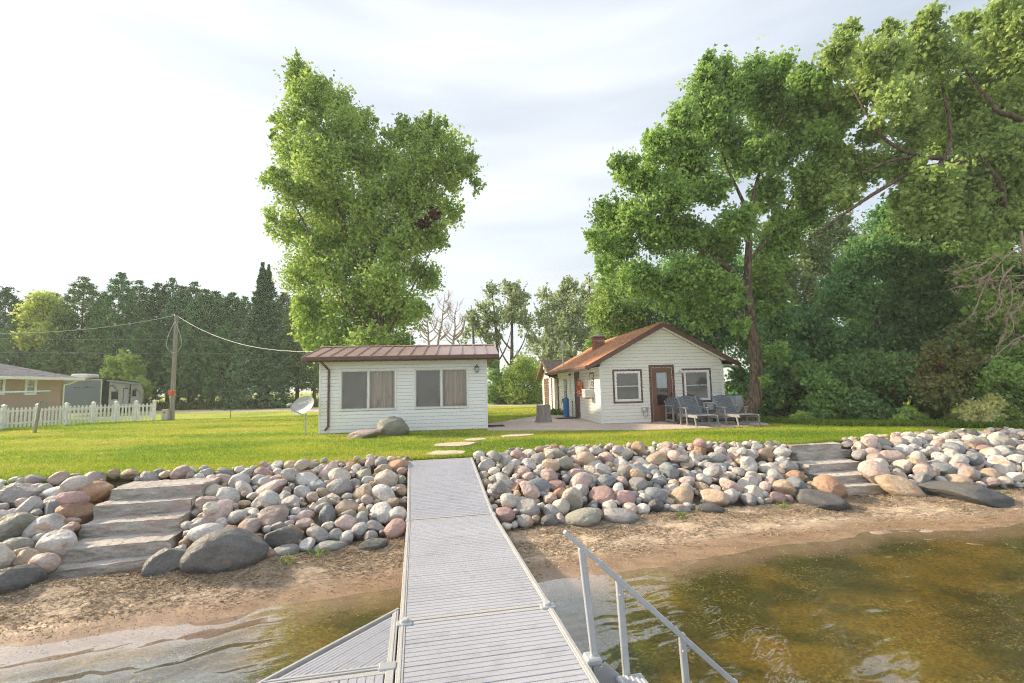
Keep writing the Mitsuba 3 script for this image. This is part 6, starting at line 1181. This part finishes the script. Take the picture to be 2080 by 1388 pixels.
# ------------------------------------------------------------------ mown grass
r = np.random.default_rng(400); n = 560000
d = r.uniform(0, 1, n) ** 1.7 * 22; xg = r.uniform(-1, 1, n); yc = 8 + d; xx = xg * (yc * 1.12 + 1.5); yy = yT(xx) - .05 + d
def inside(poly, x, y):
    p = np.asarray(poly, float); n = len(p); c = np.zeros(len(x), bool)
    for i in range(n):
        (x1, y1), (x2, y2) = p[i - 1], p[i]; c ^= ((y1 > y) != (y2 > y)) & (x < (x2 - x1) * (y - y1) / (y2 - y1 + 1e-12) + x1)
    return c
keepg = np.ones(n, bool)
for M_, w_, l_ in ((SM, SW, SD), (HM, CW, CD)):
    q = (np.c_[xx, yy, 0 * xx] - M_[:3, 3]) @ M_[:3, :3]; keepg &= ~((q[:, 0] > -.02) & (q[:, 0] < w_) & (q[:, 1] > .0) & (q[:, 1] < l_))
keepg &= ~inside(patio, xx, yy)
for k in [k for k in scene if k.startswith('stepping_stone')]:
    pl = meshkit.WRITTEN[scene[k]['filename']][0]; keepg &= ~inside(pl[ConvexHull(pl[:, :2]).vertices][:, :2], xx, yy)
w = np.c_[xx, yy] - J0[:2]; keepg &= ~((w @ dv[:2] > -.02) & (w @ dv[:2] < WD + .02) & (w @ du[:2] < LS + rl + .02))
xx, yy, d = xx[keepg], yy[keepg], d[keepg]; patchy = meshkit.fbm(np.c_[xx * .8, yy * 1.0, 0 * xx], 3, 7)
thin = (meshkit.fbm(np.c_[xx * .55, yy * .9, 0 * xx], 4, 12) + .25 * np.clip(1 - d / .4, 0, 1)) < r.uniform(.42, .95, len(xx)); thin |= r.uniform(size=len(xx)) < .45; xx, yy, d, patchy = xx[thin], yy[thin], d[thin], patchy[thin]
LWN = [(.18, .29, .045), (.24, .36, .05), (.31, .41, .055), (.37, .44, .06), (.43, .46, .075), (.50, .48, .12)]
mood = np.clip(1.9 * (meshkit.fbm(np.c_[xx * .4, yy * .75, 0 * xx], 3, 15) - .5) + .5 + .06 * np.sin(yy * 3.2 + xx * .3) + r.normal(0, .2, len(xx)) - .22 * np.clip(1 - d / .6, 0, 1), 0, .999)
m = blades(np.c_[xx, yy, 0 * xx - .005], .048 + .05 * np.clip(1 - d / .5, 0, 1) + .02 * patchy, .0055 + .0004 * d, LWN, 401, .5, pick=mood); k = thing('grass', 'short mown grass blades of the lawn', 'grass', kind='stuff'); obj(k, m[:2], 'blade', color=m[2])
P = []
for k in range(26):
    xk = r.uniform(-5, 11); tk = r.choice([r.uniform(-.10, .04), r.uniform(.8, 1.0)]); yk = yB(xk) + (yT(xk) - yB(xk)) * tk; m_ = int(r.integers(14, 40)); qx, qy = xk + r.normal(0, .05, m_), yk + r.normal(0, .04, m_); P.append(np.c_[qx, qy, ground(qx, qy) + .01])
P = np.vstack(P); w = P[:, :2] - J0[:2]; P = P[~((w @ dv[:2] > -.1) & (w @ dv[:2] < WD + .1))]
m = blades(P, .13, .010, [(.20, .32, .06), (.28, .38, .08), (.14, .25, .05)], 405, .55); k = thing('bank_weeds', 'small green weeds growing at the foot and the top of the stone bank', 'weeds', kind='stuff'); obj(k, m[:2], 'blade', color=m[2])
# ------------------------------------------------------------------ dry reed litter and pebbles on the beach
n = 110000; xx = r.uniform(-9, 14, n); t = np.clip(r.beta(2.6, 1.5, n) * 1.1, 0.05, 1.05); yy = yW(xx) + (yB(xx) - yW(xx)) * t; keepl = meshkit.fbm(np.c_[xx * 1.6, yy * 3.5, 0 * xx], 3, 4) + .25 * t > r.uniform(.40, .75, n); xx, yy, t = xx[keepl], yy[keepl], t[keepl]; n = len(xx)
wr = np.clip(t * 1.6 - .45, 0, 1) * np.clip((1.02 - t) * 8 + .3, 0, 1); zz = ground(xx, yy) + wr * (.07 * meshkit.fbm(np.c_[xx * 2.5, yy * 6, 0 * xx], 4, 3) + .022 * meshkit.fbm(np.c_[xx * 9, yy * 16, 0 * xx], 3, 6) - .012)
a = r.normal(.25, .7, n); ln = r.uniform(.005, .024, n); P = np.c_[xx, yy, zz + .003 + r.uniform(0, .012, n)]; dd = np.c_[np.cos(a) * ln, np.sin(a) * ln, r.normal(0, .3, n) * ln]; sd_ = np.c_[-np.sin(a), np.cos(a), r.normal(0, .5, n)] * r.uniform(.0015, .005, (n, 1))
V = np.stack([P - dd - sd_, P + dd - sd_, P + dd + sd_, P - dd + sd_], 1).reshape(-1, 3); i = np.arange(n)[:, None] * 4; C = np.array([(.44, .35, .25), (.35, .27, .19), (.29, .22, .15), (.20, .15, .105), (.38, .30, .21)]); c = C[r.integers(5, size=n)] * r.uniform(.7, 1.3, (n, 1))
k = thing('reed_litter', 'dry brown reed litter washed up along the beach', 'litter', kind='stuff'); obj(k, (V, np.vstack([i + [0, 1, 2], i + [0, 2, 3]])), 'litter', color=np.repeat(np.clip(c, .01, .9), 4, 0))
n = 9000; xx = r.uniform(-8, 13, n); yy = yW(xx) + r.normal(.05, .35, n); zz = ground(xx, yy); s = r.uniform(.003, .011, n); o = np.array([(1, 0, 0), (-1, 0, 0), (0, 1, 0), (0, -1, 0), (0, 0, .6), (0, 0, -.6)]); V = (np.c_[xx, yy, zz][:, None] + o * s[:, None, None]).reshape(-1, 3); of = np.array([(0, 2, 4), (2, 1, 4), (1, 3, 4), (3, 0, 4), (2, 0, 5), (1, 2, 5), (3, 1, 5), (0, 3, 5)])
C = np.array([(.40, .28, .20), (.30, .20, .14), (.45, .38, .32), (.16, .12, .10)]); c = C[r.integers(4, size=n)]; k = thing('pebbles', 'tiny pebbles strewn along the waterline', 'pebbles', kind='stuff'); obj(k, (V, (np.arange(n)[:, None, None] * 6 + of).reshape(-1, 3)), 'litter', color=np.repeat(c, 6, 0))

# ------------------------------------------------------------------ boats under canopies out on the lake behind the viewer, seen in the boathouse windows
def mirror(px, py, dist):
    d = ray(px, py); n = SM[:3, 1]; o = SM[:3, 3]; q = EYEP + d * ((o - EYEP) @ n) / (d @ n); d = d / np.linalg.norm(d); return q + (d - 2 * (d @ n) * n) * dist
def canopy(label, xl, xr, ytop, ybot, dist):
    t = thing('boat_canopy', label, 'boat canopy', 'boat canopies reflected in the windows'); a, b = mirror(xl, ybot, dist), mirror(xr, ybot, dist); h = mirror((xl + xr) / 2, ytop, dist)[2] - a[2]
    u = (b - a) * [1, 1, 0]; L = np.linalg.norm(u); u /= L; w = np.array([-u[1], u[0], 0]); M = frame4((a + b) / 2, u, w, [0, 0, 1]); xx = np.linspace(-L / 2, L / 2, 17)
    pr_ = np.r_[0, h * .75, h * (.8 + .2 * np.cos(np.linspace(-1.3, 1.3, 13))), h * .75, 0]; v = np.vstack([np.c_[xx, np.full(17, y), pr_] for y in (-2.5, 2.5)]); i = np.arange(16); part(t, 'cover', (v, np.vstack([np.c_[i, i + 1, i + 18], np.c_[i, i + 18, i + 17]])), 'canvas', M)
    part(t, 'post', cat([tube([(x, y, .05), (x, y, -a[2] - 1.5)], .04, 6) for x in (-L / 2, L / 2) for y in (-2.4, 2.4)]), 'galv', M)
    part(t, 'boat', hull([(x * L * .36, y, z) for x in (-1, 1) for y, z in ((-2.2, -1.0), (2.3, -.9), (-2.0, -1.5), (1.5, -1.5))] + [(0, 2.9, -.85)]), 'boat_white', M)
mat('canvas', pri((.20, .125, .06), .8, .2))
canopy('tan boat canopy mirrored in the right window of the boathouse', 905, 965, 787, 800, 34)
canopy('tan boat canopy mirrored low in the left window of the boathouse', 768, 812, 805, 826, 30)
canopy('tan boat canopy mirrored low in the middle of the boathouse front', 846, 893, 806, 822, 32)
# ------------------------------------------------------------------ thin summer haze
scene['air'] = {'type': 'homogeneous', 'albedo': rgb(.90, .94, .97), 'sigma_t': 0.0011}
labels['haze'] = {'kind': 'stuff', 'label': 'thin bright summer haze'}
scene['haze'] = {'type': 'cube', 'to_world': T4().translate([0, 0, 12.0]).scale([1000, 1000, 16.0]), 'bsdf': {'type': 'null'}, 'interior': {'type': 'ref', 'id': 'air'}}
scene['camera']['medium'] = {'type': 'ref', 'id': 'air'}
